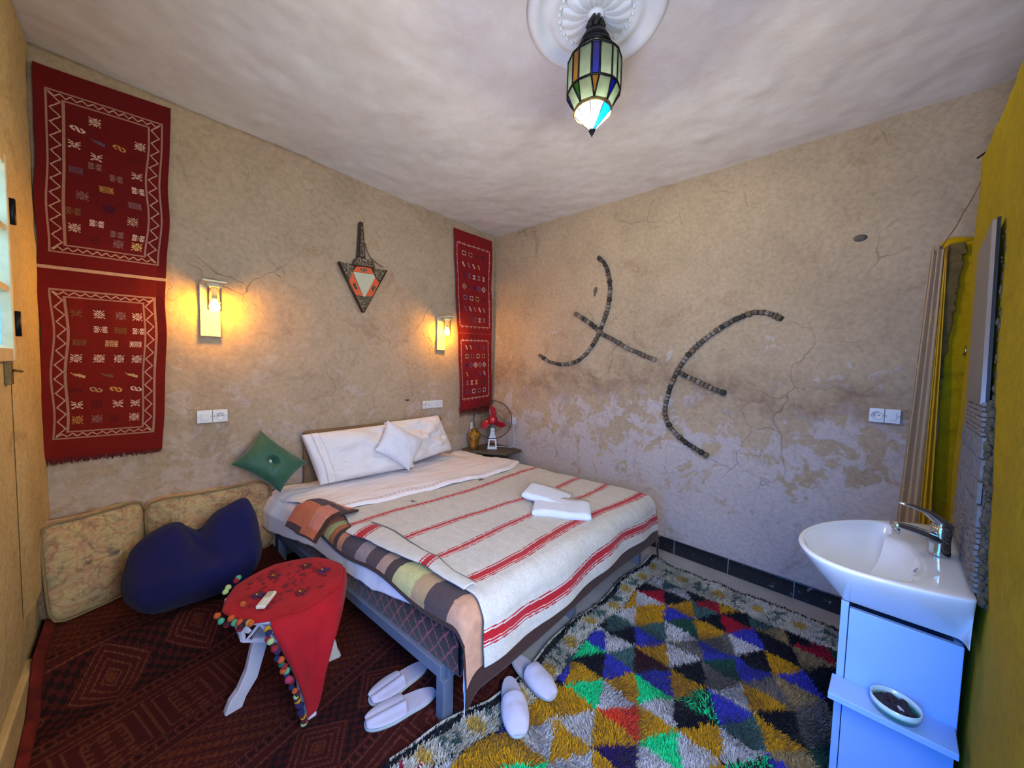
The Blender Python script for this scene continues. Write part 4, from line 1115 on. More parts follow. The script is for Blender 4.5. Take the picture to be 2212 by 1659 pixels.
# floral floor cushions
t = NT('floral_upholstery')
_n1 = t.noise(7, 5, .6, dist=1.2); _n2 = t.noise(17, 5, .65, dist=1.0)
c1 = t.ramp(_n1, [(.30, lin('#8d7a55')), (.42, lin('#b09a6c')), (.50, lin('#a67c5c')), (.56, lin('#b39c70')), (.66, lin('#8c8360')), (.75, lin('#b7a57c'))])
c2 = t.mix(t.ramp(_n2, [(.50, 0.0), (.62, .75)]), c1, lin('#7c5742'))
t.set(color=t.mix(t.ramp(t.noise(24, 4, .6), [(.56, 0.0), (.66, .6)]), c2, lin('#5f5b49')), rough=.85, sheen=.2); t.bump(_n2, .35, .006)
FLOR = t.m
def box_cushion(name, label, c0, dx, dz, L, H, T, seed, sag=.02):
    """c0 lower-left front corner, dx along, dz up (unit-ish), thickness away from the viewer"""
    dx, dz = Vector(dx).normalized(), Vector(dz).normalized(); dn = dx.cross(dz).normalized()   # towards the room
    n = 30; me_pts = []
    # superellipsoid-like box: parametrise a cube sphere
    V, F = [], []
    def face(ax, ay, az, sgn):
        o = len(V)
        for j in range(n + 1):
            for i in range(n + 1):
                u, v = -1 + 2 * i / n, -1 + 2 * j / n
                p = [0, 0, 0]; p[ax], p[ay], p[az] = u, v, sgn
                V.append(p)
        for j in range(n):
            for i in range(n):
                q = (o + j * (n + 1) + i, o + j * (n + 1) + i + 1, o + (j + 1) * (n + 1) + i + 1, o + (j + 1) * (n + 1) + i)
                F.append(q if sgn * (1 if (ax, ay, az) in ((0, 1, 2), (1, 2, 0), (2, 0, 1)) else -1) > 0 else q[::-1])
    for ax, ay, az in ((0, 1, 2), (1, 2, 0), (2, 0, 1)):
        for s_ in (-1, 1): face(ax, ay, az, s_)
    P = np.array(V, float)
    e = 7.0; r = (np.abs(P) ** e).sum(1) ** (1 / e); P = P / r[:, None]
    x, z, y = P[:, 0], P[:, 1], P[:, 2]     # along, up, out
    bul = .12 * (1 - x ** 2) * (1 - z ** 2)
    y2 = y * (1 + bul * 2.0); z2 = z - sag / H * 2 * (1 - x ** 2) * (z > 0)
    wv_ = (fbm(x * 3 + seed, z * 3 + y * 2, seed, 4) - .5) * .016
    c = Vector(c0) + dx * (L / 2) + dz * (H / 2) - dn * (T / 2)
    W = np.array(c)[None] + np.outer(x * L / 2, np.array(dx)) + np.outer(z2 * H / 2 + wv_, np.array(dz)) + np.outer(y2 * T / 2 + wv_, np.array(dn))
    ob = link(name, mesh_raw(name, W, np.array(F), True), FLOR)
    md_ = ob.modifiers.new('weld', 'WELD'); md_.merge_threshold = .0006
    pm = MB()
    for s_ in (-1, 1):
        path = []
        for k in range(48):
            a = 2 * math.pi * k / 48; ca, sa = math.cos(a), math.sin(a); q = (abs(ca) ** 8 + abs(sa) ** 8) ** (-1 / 8)
            xx, zz_ = ca * q * .985, sa * q * .985
            path.append(c + dx * (xx * L / 2) + dz * (zz_ * H / 2 - (sag * (1 - xx * xx) if zz_ > 0 else 0)) + dn * (s_ * T / 2 * .90))
        pm.tube(path, .006, 6, closed=True)
    pm.build('piping', M('floral_piping', '#7d6a48', 0.9), ob)
    return tag(ob, label, 'cushion')
box_cushion('floor_cushion', 'floral box cushion leaning in the left corner of the room', (-.300, 2.665, .165), (.36, .165, 0), (-.06, .16, 1), .39, .50, .18, 31)
box_cushion('floor_cushion', 'floral box cushion behind the blue bean bag, next to the bed', (.030, 2.80, .165), (.62, .05, -.02), (-.03, .14, 1), .63, .49, .15, 37)

# slumped royal blue bean bag
BLU_M = M('royal_blue_velvet', '#020340', 1.0, 0.12, 6, 0.2, 200, sheen=0.03)
n = 90
U, V = np.meshgrid(np.linspace(0, 2 * np.pi, 2 * n, endpoint=False), np.linspace(-1, 1, n))
phi = V * np.pi / 2
rx = np.cos(phi) ** .62
x = rx * np.cos(U); y = rx * np.sin(U); z = np.sign(V) * np.abs(np.sin(phi)) ** .8
sq = 1 / np.maximum(np.abs(np.cos(U)), np.abs(np.sin(U))) ** .35
x = x * sq; y = y * sq
up = np.clip(z, 0, 1)
X = .215 + .285 * x * (1 - .06 * up); Yb = 2.50 + .165 * y * (1 - .45 * up) + .08 * up; Zb = .165 + .42 * (z * .5 + .5)
spike = np.exp(-((x - .82) / .30) ** 2) * up ** 1.2
Zb = Zb + .11 * spike - .09 * np.exp(-((x + .02 - .05) / .20) ** 2) * up - .015 * np.exp(-((x + .75) / .3) ** 2) * up
X = X + .03 * spike
gro = np.exp(-((x - .0 + (z - .6) * .5) / .10) ** 2) * np.clip(z + .35, 0, 1)
Yb = Yb + .030 * gro * (y < 0)
Yb = Yb - .030 * np.exp(-((z + .25) / .5) ** 2) * (y < 0) * np.abs(y)
wv_ = (fbm(X * 7, Zb * 7, 131, 5) - .5) * .055; X = X + wv_ * .5; Yb = Yb + wv_
bbg = link('bean_bag', grid_mesh('bean_bag', np.dstack([X, Yb, Zb]), wrap_u=True), BLU_M)
tag(bbg, 'slumped royal blue velvet bean bag between the floral cushions and the red table', 'bean bag')

# ------------------------------------------------------------------ folded towels on the bed
TOW = M('white_terry', '#d3d9e6', 0.95, 0.04, 30, 0.5, 700, sheen=0.2, bdist=.002)
def towel(label, c, ang, L, W, H, tilt, seed, layers=3):
    r = thing('towel', label, 'towel', c, ang, 'folded towels on the bed', local=True)
    r.rotation_euler = (tilt[0], tilt[1], ang)
    n1, n2 = 40, 24
    # outer fold: a flattened roll, open side showing the layers
    prof = []
    for k in range(n2):
        a = math.pi * k / (n2 - 1) + math.pi / 2
        prof.append((-W / 2 + H * .5 + H * .5 * math.cos(a), H / 2 + H * .5 * math.sin(a)))
    top = [(W / 2 - .004, H), (W / 4, H * 1.03), (0, H)] ; bot = [(0, 0), (W / 4, 0), (W / 2, .002)]
    pr = top + prof + bot
    P = np.zeros((len(pr), n1, 3))
    for i, (y_, z_) in enumerate(pr):
        for j in range(n1):
            u = -1 + 2 * j / (n1 - 1); e_ = 1 - abs(u) ** 10 * .35
            P[i, j] = (u * L / 2, y_ + .006 * math.sin(u * 4 + seed), H / 2 + (z_ - H / 2) * e_)
    P[..., 2] += (fbm(P[..., 0] * 22 + seed, P[..., 1] * 22, seed, 3) - .5) * .010 * (P[..., 2] > H * .4)
    o = link('outer_fold', grid_mesh('outer_fold', P, flip=True), TOW, r); solid(o, .008, -1)
    for k in range(layers):
        z_ = H * (k + .7) / (layers + .4)
        MB().box((0, .012, z_), (L * .965, W * .93, H / (layers + 1.0) * .62)).build('inner_layer', TOW, r, .005, 3)
    return r
towel('lower of the two folded white towels on the striped blanket', (1.845, 1.235, .538), math.radians(-57), .36, .255, .050, (0, 0), 3)
towel('upper folded white towel resting on the edge of the other towel', (1.915, 1.405, .556), math.radians(-68), .30, .25, .050, (0, math.radians(9)), 8)

# ------------------------------------------------------------------ corner stand, fan, vase
DKW = M('dark_stained_wood', '#4f4638', 0.6, 0.25, 7, 0.25, 30)
ns = thing('nightstand', 'dark brown corner stand behind the bed holding the fan and the vase', 'nightstand', (2.66, 2.71, 0))
MB().prism([(2.43, 2.955, .52), (2.43, 2.80, .52), (2.62, 2.47, .52), (2.872, 2.47, .52), (2.872, 2.955, .52)], (0, 0, .03)).build('top', DKW, ns, .006)
MB().box((2.745, 2.80, .30), (.24, .29, .44)).build('cabinet_body', DKW, ns, .006)
MB().box((2.745, 2.645, .33), (.20, .016, .32)).build('door', DKW, ns, .004)
for (x, y) in ((2.64, 2.68), (2.85, 2.68), (2.64, 2.93), (2.85, 2.93)): MB().box((x, y, .04), (.035, .035, .08)).build('leg', DKW, ns, .003)

fan = thing('desk_fan', 'table fan with red blades, black wire guard and white stand', 'fan', (2.66, 2.72, .55))
FW = M('white_fan_plastic', '#d6dbe4', 0.35, 0.03); FR = M('glossy_red_plastic', '#b8152c', 0.25, 0.05, 12, coat=0.3); FB = M('black_guard_wire', '#1b1315', 0.4, metal=0.4)
fd = Vector((-.70, -.70, .05)).normalized(); fs = Vector((.707, -.707, 0)); fu = fs.cross(fd).normalized()
if fu.z < 0: fu = -fu
base = Vector((2.66, 2.72, .55)); hub = base + Vector((0, 0, .325)) + fd * .06
Rf = Matrix((fs, fu, fd)).transposed()
st_ = MB()   # A-shaped stand, open in the middle
def fp(a, z, d=0.0): return base + fs * a + Vector((0, 0, z)) + fd * d
for s_ in (-1, 1): st_.prism([fp(.054 * s_, 0, -.045), fp(.036 * s_, 0, -.045), fp(.024 * s_, .115, -.03), fp(.040 * s_, .115, -.03)], fd * .075)
st_.prism([fp(-.054, 0, -.045), fp(.054, 0, -.045), fp(.050, .026, -.045), fp(-.050, .026, -.045)], fd * .09)
st_.prism([fp(-.043, .098, -.03), fp(.043, .098, -.03), fp(.034, .145, -.03), fp(-.034, .145, -.03)], fd * .07)
st_.build('stand', FW, fan, .003)
MB().prism([fp(-.026, .14, -.02), fp(.026, .14, -.02), fp(.020, .235, -.02), fp(-.020, .235, -.02)], fd * .045).build('neck', FW, fan, .004)
for k in range(3): MB().box(fp(-.02 + .02 * k, .155, .032), (.013, .013, .010), Rf).build('button', FW, fan, .002)
MB().tube([fp(0, .23, 0), fp(0, .30, -.02)], .014, 10).build('tilt_joint', M('fan_joint_grey', '#8d939e', 0.4), fan)
mtr = MB().lathe([(.03, -.13), (.048, -.11), (.052, -.06), (.046, -.03), (.020, -.02)], 24, hub, R=Rf); mtr.build('motor_housing', FW, fan)
sp = MB().lathe([(.050, -.030), (.054, -.01), (.050, .008), (.034, .020), (.002, .024)], 24, hub, R=Rf).build('hub', FR, fan)
for k in range(3):
    a0 = math.radians(82 + 120 * k); b = MB(); V_, F_ = [], []
    for i in range(9):
        f = i / 8; rr_ = .028 + .122 * f; w = (.036 + .038 * math.sin(math.pi * min(1, f * .95)) ** .8) * (1.0 if f < .8 else math.sqrt(max(0.05, 1 - ((f - .8) / .205) ** 2)))
        for j in range(7):
            g_ = -1 + 2 * j / 6; aa = a0 + .25 * f + g_ * w / (2 * max(rr_, .05)) * 1.0
            tw = (.030 - .012 * f) * g_
            V_.append(hub + fs * (rr_ * math.cos(aa)) + fu * (rr_ * math.sin(aa)) + fd * (tw - .005))
    for i in range(8):
        for j in range(6): F_.append((i * 7 + j, i * 7 + j + 1, i * 7 + j + 8, i * 7 + j + 7))
    solid(b.add(V_, F_, True).build('blade', FR, fan), .003, 0)
RG = .207
def circ(r, d, n=72): return [hub + fs * (r * math.cos(2 * math.pi * k / n)) + fu * (r * math.sin(2 * math.pi * k / n)) + fd * d for k in range(n)]
MB().tube(circ(RG, -.03), .0045, 8, closed=True).build('guard_rim', FB, fan)
for nm, s_ in (('front_guard', 1), ('rear_guard', -1)):
    b = MB()
    for k in range(72):
        a = 2 * math.pi * k / 72; pth = []
        for f in np.linspace(.0, 1, 7):
            rr_ = .036 + (RG - .036) * f; d = -.03 + s_ * (.062 if s_ > 0 else .050) * (1 - f ** 3.2)
            pth.append(hub + fs * (rr_ * math.cos(a + (.35 * (1 - f)))) + fu * (rr_ * math.sin(a + .35 * (1 - f))) + fd * d)
        b.tube(pth, .0007, 3)
    for rr_ in (.036, .125): b.tube(circ(rr_, -.03 + s_ * (.062 if s_ > 0 else .05) * (1 - ((rr_ - .036) / (RG - .036)) ** 3.2), 40), .0013, 4, closed=True)
    b.build(nm, FB, fan)
cordp = [(2.70, 2.80, .556), (2.78, 2.72, .556), (2.845, 2.60, .556), (2.872, 2.585, .60), (2.880, 2.600, .70), (2.878, 2.618, .80), (2.876, 2.624, .845)]
MB().tube(cordp, .003, 6).build('cord', M('white_flex', '#cfd3da', 0.5), fan)
MB().lathe([(.017, 0), (.016, .022), (.008, .032)], 12, (2.880, 2.625, .848), R=rot_to((-1, 0, 0))).build('plug', FW, fan)

GOLD = NT('gold_paint'); GOLD.set(color=GOLD.ramp(GOLD.noise(24, 4), [(.3, lin('#7d5a26')), (.7, lin('#c09040'))]), metal=.75, rough=.38); GOLD.bump(GOLD.noise(60, 3), .3, .004); GOLD = GOLD.m
vs = thing('vase', 'small gold vase with raised leaf collar beside the fan', 'vase', (2.50, 2.845, .55))
MB().lathe([(.001, 0), (.040, 0), (.043, .006), (.047, .03), (.058, .085), (.066, .130), (.064, .155), (.050, .180), (.034, .192), (.033, .198), (.040, .210), (.043, .216), (.038, .217), (.030, .200), (.002, .195)], 32, (2.50, 2.845, .55), cap=False).build('body', GOLD, vs)
lf_ = MB()
for k in range(14):
    a = 2 * math.pi * k / 14; lf_.ball((2.50 + .060 * math.cos(a), 2.845 + .060 * math.sin(a), .55 + .140 + .016 * (k % 2)), .014, 8, 5, (1, 1, 1.35))
for k in range(10):
    a = 2 * math.pi * k / 10 + .2; lf_.ball((2.50 + .052 * math.cos(a), 2.845 + .052 * math.sin(a), .55 + .176), .010, 7, 5, (1, 1, 1.2))
lf_.build('leaf_relief', GOLD, vs)
tag(MB().tube([(2.535, 2.93, .552), (2.535, 2.932, .70), (2.537, 2.930, .835)], [.018, .020, .016], 10).build('bottle', M('grey_plastic_bottle', '#a9adb4', 0.4), None), 'slim grey bottle against the wall behind the gold vase', 'bottle')

# ------------------------------------------------------------------ carved white side table with its red cloth
tc = Vector((.455, 1.775, 0)); TH = .445; TR = .235
tab = thing('side_table', 'small white carved octagonal side table under a red cloth', 'table', tuple(tc))
WP = M('chalky_white_paint', '#b9b6bd', 0.7, 0.08, 12, 0.2, 60)
def octo(r, z, o=22.5): return [(tc.x + r * math.cos(math.radians(o + 45 * k)), tc.y + r * math.sin(math.radians(o + 45 * k)), z) for k in range(8)]
MB().prism(octo(TR, TH - .022), (0, 0, .018)).build('table_top', WP, tab, .004)
ap = octo(.195, TH - .118); au = octo(.205, TH - .024)
for k in range(8):
    p, q, r_, s_ = Vector(ap[k]), Vector(ap[(k + 1) % 8]), Vector(au[(k + 1) % 8]), Vector(au[k])
    b = MB(); n_ = (q - p).cross(s_ - p).normalized() * .010
    def mp(u, v): return (p * (1 - u) + q * u) * (1 - v) + (s_ * (1 - u) + r_ * u) * v
    def strip(pts): b.prism([mp(*c) for c in pts], n_)
    strip([(0, 0), (1, 0), (1, .10), (0, .10)]); strip([(0, .86), (1, .86), (1, 1), (0, 1)])
    strip([(0, .1), (.08, .1), (.08, .86), (0, .86)]); strip([(.92, .1), (1, .1), (1, .86), (.92, .86)])
    strip([(.08, .1), (.16, .1), (.52, .86), (.44, .86)]); strip([(.84, .1), (.92, .1), (.56, .86), (.48, .86)])
    strip([(.26, .1), (.74, .1), (.70, .2), (.30, .2)]); strip([(.08, .52), (.20, .44), (.26, .52), (.12, .86), (.08, .86)]); strip([(.92, .52), (.80, .44), (.74, .52), (.88, .86), (.92, .86)])
    b.build('carved_panel', WP, tab, .0015)
legs_to = [((.228, 1.765), 182), ((.462, 1.500), 268), ((.655, 1.735), 350), ((.475, 2.02), 85)]
for (fx, fy), _ in legs_to:
    d = Vector((fx - tc.x, fy - tc.y, 0)); L = d.length; d.normalize(); sd = Vector((-d.y, d.x, 0))
    prof = [(.055, .335), (.095, .335), (.135, .285), (.150, .22), (.165, .15), (.195, .085), (L - .005, .055), (L + .012, .012), (L, 0), (L - .045, 0), (.165, .045), (.125, .10), (.105, .17), (.085, .24), (.055, .28)]
    MB().prism([tc + d * a + sd * -.016 + Vector((0, 0, z)) for a, z in prof], sd * .032).build('leg', WP, tab, .004)
MB().lathe([(.05, .28), (.06, .30), (.06, .33)], 8, tuple(tc)).build('hub', WP, tab)

# the red cloth: flat on the top, one corner hanging in a long point towards the viewer
REDC = NT('red_embroidered_velvet')
_p = REDC.pos(); 
_mp = REDC.n('ShaderNodeMapping'); _mp.inputs['Location'].default_value = (-tc.x, -tc.y, 0); REDC.l(_p, _mp.inputs[0])
_gr = REDC.n('ShaderNodeVectorMath', operation='LENGTH'); REDC.l(_mp.outputs[0], _gr.inputs[0])
REDC.set(color=REDC.ramp(REDC.noise(9, 4), [(.3, lin('#8a0c14')), (.7, lin('#a31019'))]), rough=.85, sheen=.06, spec=.2); REDC.bump(REDC.noise(160, 3), .3, .002)
REDC = REDC.m
tcl = thing('tablecloth', 'red velvet cloth with pompom edge over the side table, hanging in a point', 'tablecloth', (tc.x, tc.y, TH))
def edge_pt(ang, r=TR + .006):
    a = (ang - 22.5) % 45 - 22.5
    rr_ = r * math.cos(math.radians(22.5)) / math.cos(math.radians(a)) if False else r * (.96 + .04 * math.cos(math.radians(ang * 8 / 1)) * 0)
    k = ((ang + 22.5 - 22.5) % 45); a = k - 22.5
    rr_ = (r * math.cos(math.radians(22.5))) / math.cos(math.radians(a)); rr_ = .5 * rr_ + .5 * r * .965
    return Vector((tc.x + rr_ * math.cos(math.radians(ang)), tc.y + rr_ * math.sin(math.radians(ang)), TH + .006))
PH0, PH1 = 240, 352        # arc over which the corner hangs (camera side)
na_, nr = 120, 26
Pt = np.zeros((nr, na_, 3))
for j in range(na_):
    ang = 360 * j / na_; e = edge_pt(ang)
    for i in range(nr):
        f = i / (nr - 1); q = tc + Vector((0, 0, TH + .008)); v = q.lerp(e, f)
        zz_ = v.z + .003 * (fbm(np.array(v.x * 30), np.array(v.y * 30), 141, 3) - .5) - .008 * f ** 14
        Pt[i, j] = (v.x, v.y, zz_)
Pt[0] = (tc.x, tc.y, TH + .008)
c1 = link('cloth_top', grid_mesh('cloth_top', Pt, wrap_u=True, flip=True), REDC, tcl); solid(c1, .004, 1)
c1.data.flip_normals()
TIP = Vector((.470, 1.470, .055))
ns_, nt_ = 90, 50
Ph = np.zeros((nt_, ns_, 3))
leftp, rightp = [], []
for j in range(ns_):
    s_ = j / (ns_ - 1); ang = PH0 + (PH1 - PH0) * s_; e = edge_pt(ang)
    w = 2 * s_ - 1
    out = Vector((math.cos(math.radians(ang)), math.sin(math.radians(ang)), 0))
    # the fall shortens towards the far right, where only a short flap hangs
    for i in range(nt_):
        t_ = i / (nt_ - 1)
        end = TIP + Vector((.035 * w, .010 * w, .0)) + Vector((0, 0, .10 * max(0, w) ** 1.5))
        # lines first drop, then sweep in to the point
        sw = 1 - (1 - t_) ** 1.55
        x = e.x * (1 - sw) + end.x * sw; y = e.y * (1 - sw) + end.y * sw
        z = e.z - .004 + (end.z - e.z) * t_ ** (1.0 if w < 0 else .95)
        fold = .014 * math.sin(w * 7 + 1.2) * math.sin(math.pi * min(1, t_ * 1.1)) + .012 * math.sin(w * 13) * t_ * (1 - t_) * 2
        bul = .030 * math.sin(math.pi * t_ ** .6) * max(0, 1 - t_)
        Ph[i, j] = (x + out.x * (fold + bul), y + out.y * (fold + bul), z)
        if j == 0: leftp.append(Vector(Ph[i, j]))
c2 = link('hanging_corner', grid_mesh('hanging_corner', Ph), REDC, tcl); solid(c2, .004, 0)
emb_ = MB(); DK = M('dark_red_embroidery', '#5e0f1a', 0.8)
random.seed(5)
for k in range(150):
    a = random.uniform(0, 6.283); r_ = TR * .72 * math.sqrt(random.random())
    if (int(a * 3 + r_ * 60) % 3) == 0: continue
    p = Vector((tc.x + r_ * math.cos(a), tc.y + r_ * math.sin(a), TH + .0115)); emb_.ball(p, random.uniform(.003, .007), 6, 4, (1.4, 1, .22))
o_ = emb_.build('embroidery', DK, tcl); o_['kind'] = 'stuff'
FLC = [M('thread_%s' % n, c, .8) for n, c in (('violet', '#3a1440'), ('dark_red', '#5a0c16'), ('maroon', '#4d0a12'))]
for k, (dx, dy) in enumerate(((-.115, -.01), (-.03, .10), (.10, .085), (.145, -.01), (.02, -.115))):
    b = MB(); b.ball((tc.x + dx, tc.y + dy, TH + .013), .013, 8, 5, (1, 1, .3))
    for q in range(5): b.ball((tc.x + dx + .018 * math.cos(q * 1.257), tc.y + dy + .018 * math.sin(q * 1.257), TH + .012), .009, 7, 4, (1, 1, .3))
    f_ = b.build('embroidered_flower', FLC[k % 3], tcl)
    MB().ball((tc.x + dx - .006, tc.y + dy + .004, TH + .0165), .006, 6, 4, (1, 1, .5)).build('flower_eye', M('gold_thread', '#b98a22', .6, metal=.4), f_)
PC = [M('pompom_' + n, c, .95, .15, 80, .6, 300) for n, c in (('lime', '#a6bd76'), ('orange', '#b8501c'), ('yellow', '#c08c12'), ('navy', '#161848'), ('green', '#0f5a44'), ('mint', '#48a078'), ('crimson', '#8e1126'), ('maroon', '#45101c'), ('violet', '#2a164c'), ('pink', '#a82c52'))]
def pom_mesh():
    rnd = random.Random(3); b = MB(); b.ball((0, 0, 0), 1, 12, 8)
    b.v = [tuple(c * rnd.uniform(.86, 1.10) for c in p) for p in b.v]; return b.mesh('pompom')
PM = pom_mesh(); PM.materials.append(PC[0])
def pom(p, r, c):
    o = bpy.data.objects.new('pompom', PM); COL.objects.link(o); o.parent = tcl; o.location = Vector(p) - tcl.location; o.scale = (r, r, r * .95)
    o.rotation_euler = (random.random() * 6, random.random() * 6, 0)
    o.material_slots[0].link = 'OBJECT'; o.material_slots[0].material = PC[c]
cseq = [2, 3, 6, 0, 7, 6, 8, 3, 1, 4, 6, 1, 5, 8, 9, 6, 7, 3, 1, 7, 0, 7, 2, 8, 3, 3, 7, 2, 7, 9, 0]
n_ = len(cseq)
for k, c in enumerate(cseq):
    f = .02 + .98 * k / (n_ - 1); i = min(int(f * (nt_ - 1)), nt_ - 2); p = leftp[i].lerp(leftp[i + 1], f * (nt_ - 1) - i)
    pom(p + Vector((-.014 + random.uniform(-.007, .004), -.012 + random.uniform(-.008, .008), -.008 + random.uniform(-.006, .006))), random.uniform(.0105, .0135), c)
for ang, c, dz, dr in ((212, 6, -.035, .004), (207, 5, -.012, .01), (203, 1, .004, .012), (199, 7, -.02, .012), (193, 6, -.04, .006), (190, 5, -.022, .018), (185, 1, -.006, .022), (196, 1, .018, -.045), (150, 0, .004, .012), (146, 0, .012, .008), (132, 6, .006, .008), (129, 5, .012, .010), (214, 1, -.002, .012), (217, 7, -.012, .014), (222, 3, .004, .012), (224, 2, .005, .012), (226, 1, .003, .014)):
    e = edge_pt(ang); d = (e - tc); d.z = 0; d.normalize(); pom(e + d * dr + Vector((0, 0, dz)), .0125, c)
rm = thing('remote_control', 'white remote control lying on the red tablecloth', 'remote', (.352, 1.690, TH + .014), math.radians(52), local=True)
RW = M('white_remote_plastic', '#c9c2ad', .4)
MB().box((0, 0, .008), (.098, .036, .016)).build('shell', RW, rm, .006, 4)
MB().box((.022, 0, .0165), (.036, .024, .002)).build('display', M('remote_display', '#a89f86', .25), rm, .0008)
for k in range(3): MB().lathe([(.004, .0155), (.004, .0175), (.001, .018)], 10, (-.012 - .012 * k, 0, 0)).build('button', RW, rm)

# ------------------------------------------------------------------ slippers
SLW = M('white_terry_slipper', '#b4adbc', .9, .04, 20, .35, 500, sheen=.2); SLS = M('slipper_sole_edge', '#a7ada8', .7)
def foot_outline(n=40, L=.275, w=.058):
    pts = []
    for k in range(n):
        a = 2 * math.pi * k / n; c, s_ = math.cos(a), math.sin(a)
        x = L / 2 * c; f = (x / L + .5)
        ww = w * (.80 + .26 * f - .10 * math.exp(-((f - .42) / .16) ** 2))
        pts.append((x, ww * np.sign(s_) * abs(s_) ** .8))
    return pts
def slipper(label, c, ang, flat=0.0, group=None, L=.275):
    r = thing('slipper', label, 'slipper', c, ang, group, local=True)
    ol = foot_outline(L=L)
    b = MB(); b.prism([(x, y, 0) for x, y in ol], (0, 0, .011)); b.build('sole', SLS, r, .003)
    b = MB(); b.prism([(x * .965, y * .93, .011) for x, y in ol], (0, 0, .006)); b.build('insole', SLW, r, .002)
    nu_, nv_ = 22, 26; P = np.zeros((nv_, nu_, 3))
    for i in range(nv_):
        f = i / (nv_ - 1); x = -.002 * L / .275 + f * (L * .487)
        fr_ = x / L + .5; ww = .058 * (.80 + .26 * fr_ - .10 * math.exp(-((fr_ - .42) / .16) ** 2)) * max(0.0, 1 - (2 * x / L) ** 2) ** .4 * 1.0
        h_ = (.046 - .022 * f) * (1 - f ** 6) * (1 - flat)
        for j in range(nu_):
            g_ = -1 + 2 * j / (nu_ - 1); a = (g_ + 1) / 2 * math.pi
            xx = x - .022 * (1 - f) * (1 - abs(g_)) * 0 + .020 * (1 - f) * (1 - g_ * g_) * -.6
            y = -math.cos(a) * ww * 1.02; z = .012 + h_ * math.sin(a) ** .75
            z += .008 * (vn(np.array(x * 45 + 9 * ang), np.array(y * 45), 151) - .5) * math.sin(a)
            if flat: z = .0185 + .010 * math.sin(a) + .014 * math.exp(-((y - .012) / .010) ** 2) * (1 - f) ** .5 - .006 * math.exp(-((y + .008) / .01) ** 2)
            P[i, j] = (xx, y, z)
    o = link('upper', grid_mesh('upper', P, flip=True), SLW, r); solid(o, .005, 0)
    return r
slipper('white slipper on the red carpet nearest the table, farther from the bed leg', (.790, 1.378, .008), math.radians(178), .8, 'white slippers', .285)
slipper('white slipper on the red carpet lying next to the blue-grey bed leg', (.735, 1.262, .008), math.radians(164.5), .8, 'white slippers', .300)
slipper('white closed slipper on the shag rug, nearer the camera', (1.052, .915, .034), math.radians(232), 0, 'white slippers', .265)
slipper('white closed slipper on the shag rug, half under the blanket', (1.215, .945, .034), math.radians(262), 0, 'white slippers', .280)

# ------------------------------------------------------------------ red floor carpet, rising over a low floor mattress at the back wall
def rise(x, y):
    t_ = np.clip((y - 2.20) / .22, 0, 1); t_ = t_ * t_ * (3 - 2 * t_)
    e = np.clip((.70 - x) / .06, 0, 1); return .15 * t_ * e
KIL = M_attr('flat_woven_kilim', .95, .35, 420, 0, .2)
kr = .005; X0, X1, Y0_, Y1_ = -.315, 1.25, .75, 2.95
nx_, ny_ = int((X1 - X0) / kr), int((Y1_ - Y0_) / kr)
U, V = np.meshgrid(np.linspace(X0, X1, nx_ + 1), np.linspace(Y0_, Y1_, ny_ + 1))
Zk = .006 + rise(U, V) + .004 * fbm(U * 6, V * 6, 161, 3)
hole = (V < 1.17 - .02 * (U - .5)) & (U > .55)
Zk = np.where(hole, .004, Zk)
cx, cy = (U[1:, 1:] + U[:-1, :-1]) / 2, (V[1:, 1:] + V[:-1, :-1]) / 2
base_c = np.array(lin('#340a08')); img = np.ones(cx.shape + (3,)) * base_c
rx_, ry_ = (cx * .97 + cy * .24), (cy * .97 - cx * .24)      # the carpet lies slightly turned
LNC = lin('#4c2218'); DKC = lin('#180506'); ORC = lin('#4a1c0c')
def put(m, c, a=1.0): img[m] = img[m] * (1 - a) + np.array(c) * a
bnd = np.floor(ry_ / .34).astype(int); yb_ = ry_ - bnd * .34; xb = rx_
put((np.abs(yb_ - .02) < .004) | (np.abs(yb_ - .32) < .004) | (np.abs(yb_ - .06) < .003), LNC)
sq_ = (yb_ > .025) & (yb_ < .055); put(sq_ & (((xb / .03) % 1) < .16), LNC); put(sq_ & (np.abs(yb_ - .04) < .006) & (np.abs((xb / .03) % 1 - .58) < .2), DKC)
inn = (yb_ > .07) & (yb_ < .31)
ty_ = np.abs(yb_ - .19); 
k0 = bnd % 3 == 0
dd = np.abs(((xb / .30) % 1) - .5) * .30 + ty_
m0 = inn & k0
for d0 in (.03, .06, .09, .12): put(m0 & (np.abs(dd - d0) < .004), LNC)
put(m0 & (dd < .02), ORC); put(m0 & (dd > .125) & (((rx_ / .022).astype(int) + (ry_ / .022).astype(int)) % 2 == 0), DKC)
k1 = bnd % 3 == 1; m1 = inn & k1
put(m1 & ((((rx_ / .020).astype(int)) + ((ry_ / .020).astype(int)) * 1) % 3 == 0), ORC); put(m1 & ((((rx_ + ry_) / .026) % 1) < .16), LNC, .7); put(m1 & ((((rx_ - ry_) / .026) % 1) < .16), LNC, .45)
k2 = bnd % 3 == 2; m2 = inn & k2
fx_ = (xb / .24) % 1
put(m2 & (np.abs(fx_ - .02) < .02), LNC)
for d0 in (.10, .17): put(m2 & (np.abs(np.maximum(np.abs(fx_ - .52) * .24, ty_ * .9) - d0 * .55) < .0035), LNC)
put(m2 & (np.abs(fx_ - .52) < .22) & (((yb_ / .016).astype(int)) % 2 == 0) & (((rx_ / .05) % 1) < .6), LNC, .8)
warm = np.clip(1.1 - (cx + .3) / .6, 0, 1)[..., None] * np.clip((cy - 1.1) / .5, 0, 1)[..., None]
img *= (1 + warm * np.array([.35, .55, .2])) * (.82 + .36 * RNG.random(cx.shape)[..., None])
car = link('floor_carpet', grid_mesh('floor_carpet', np.dstack([U, V, Zk]), img), KIL)
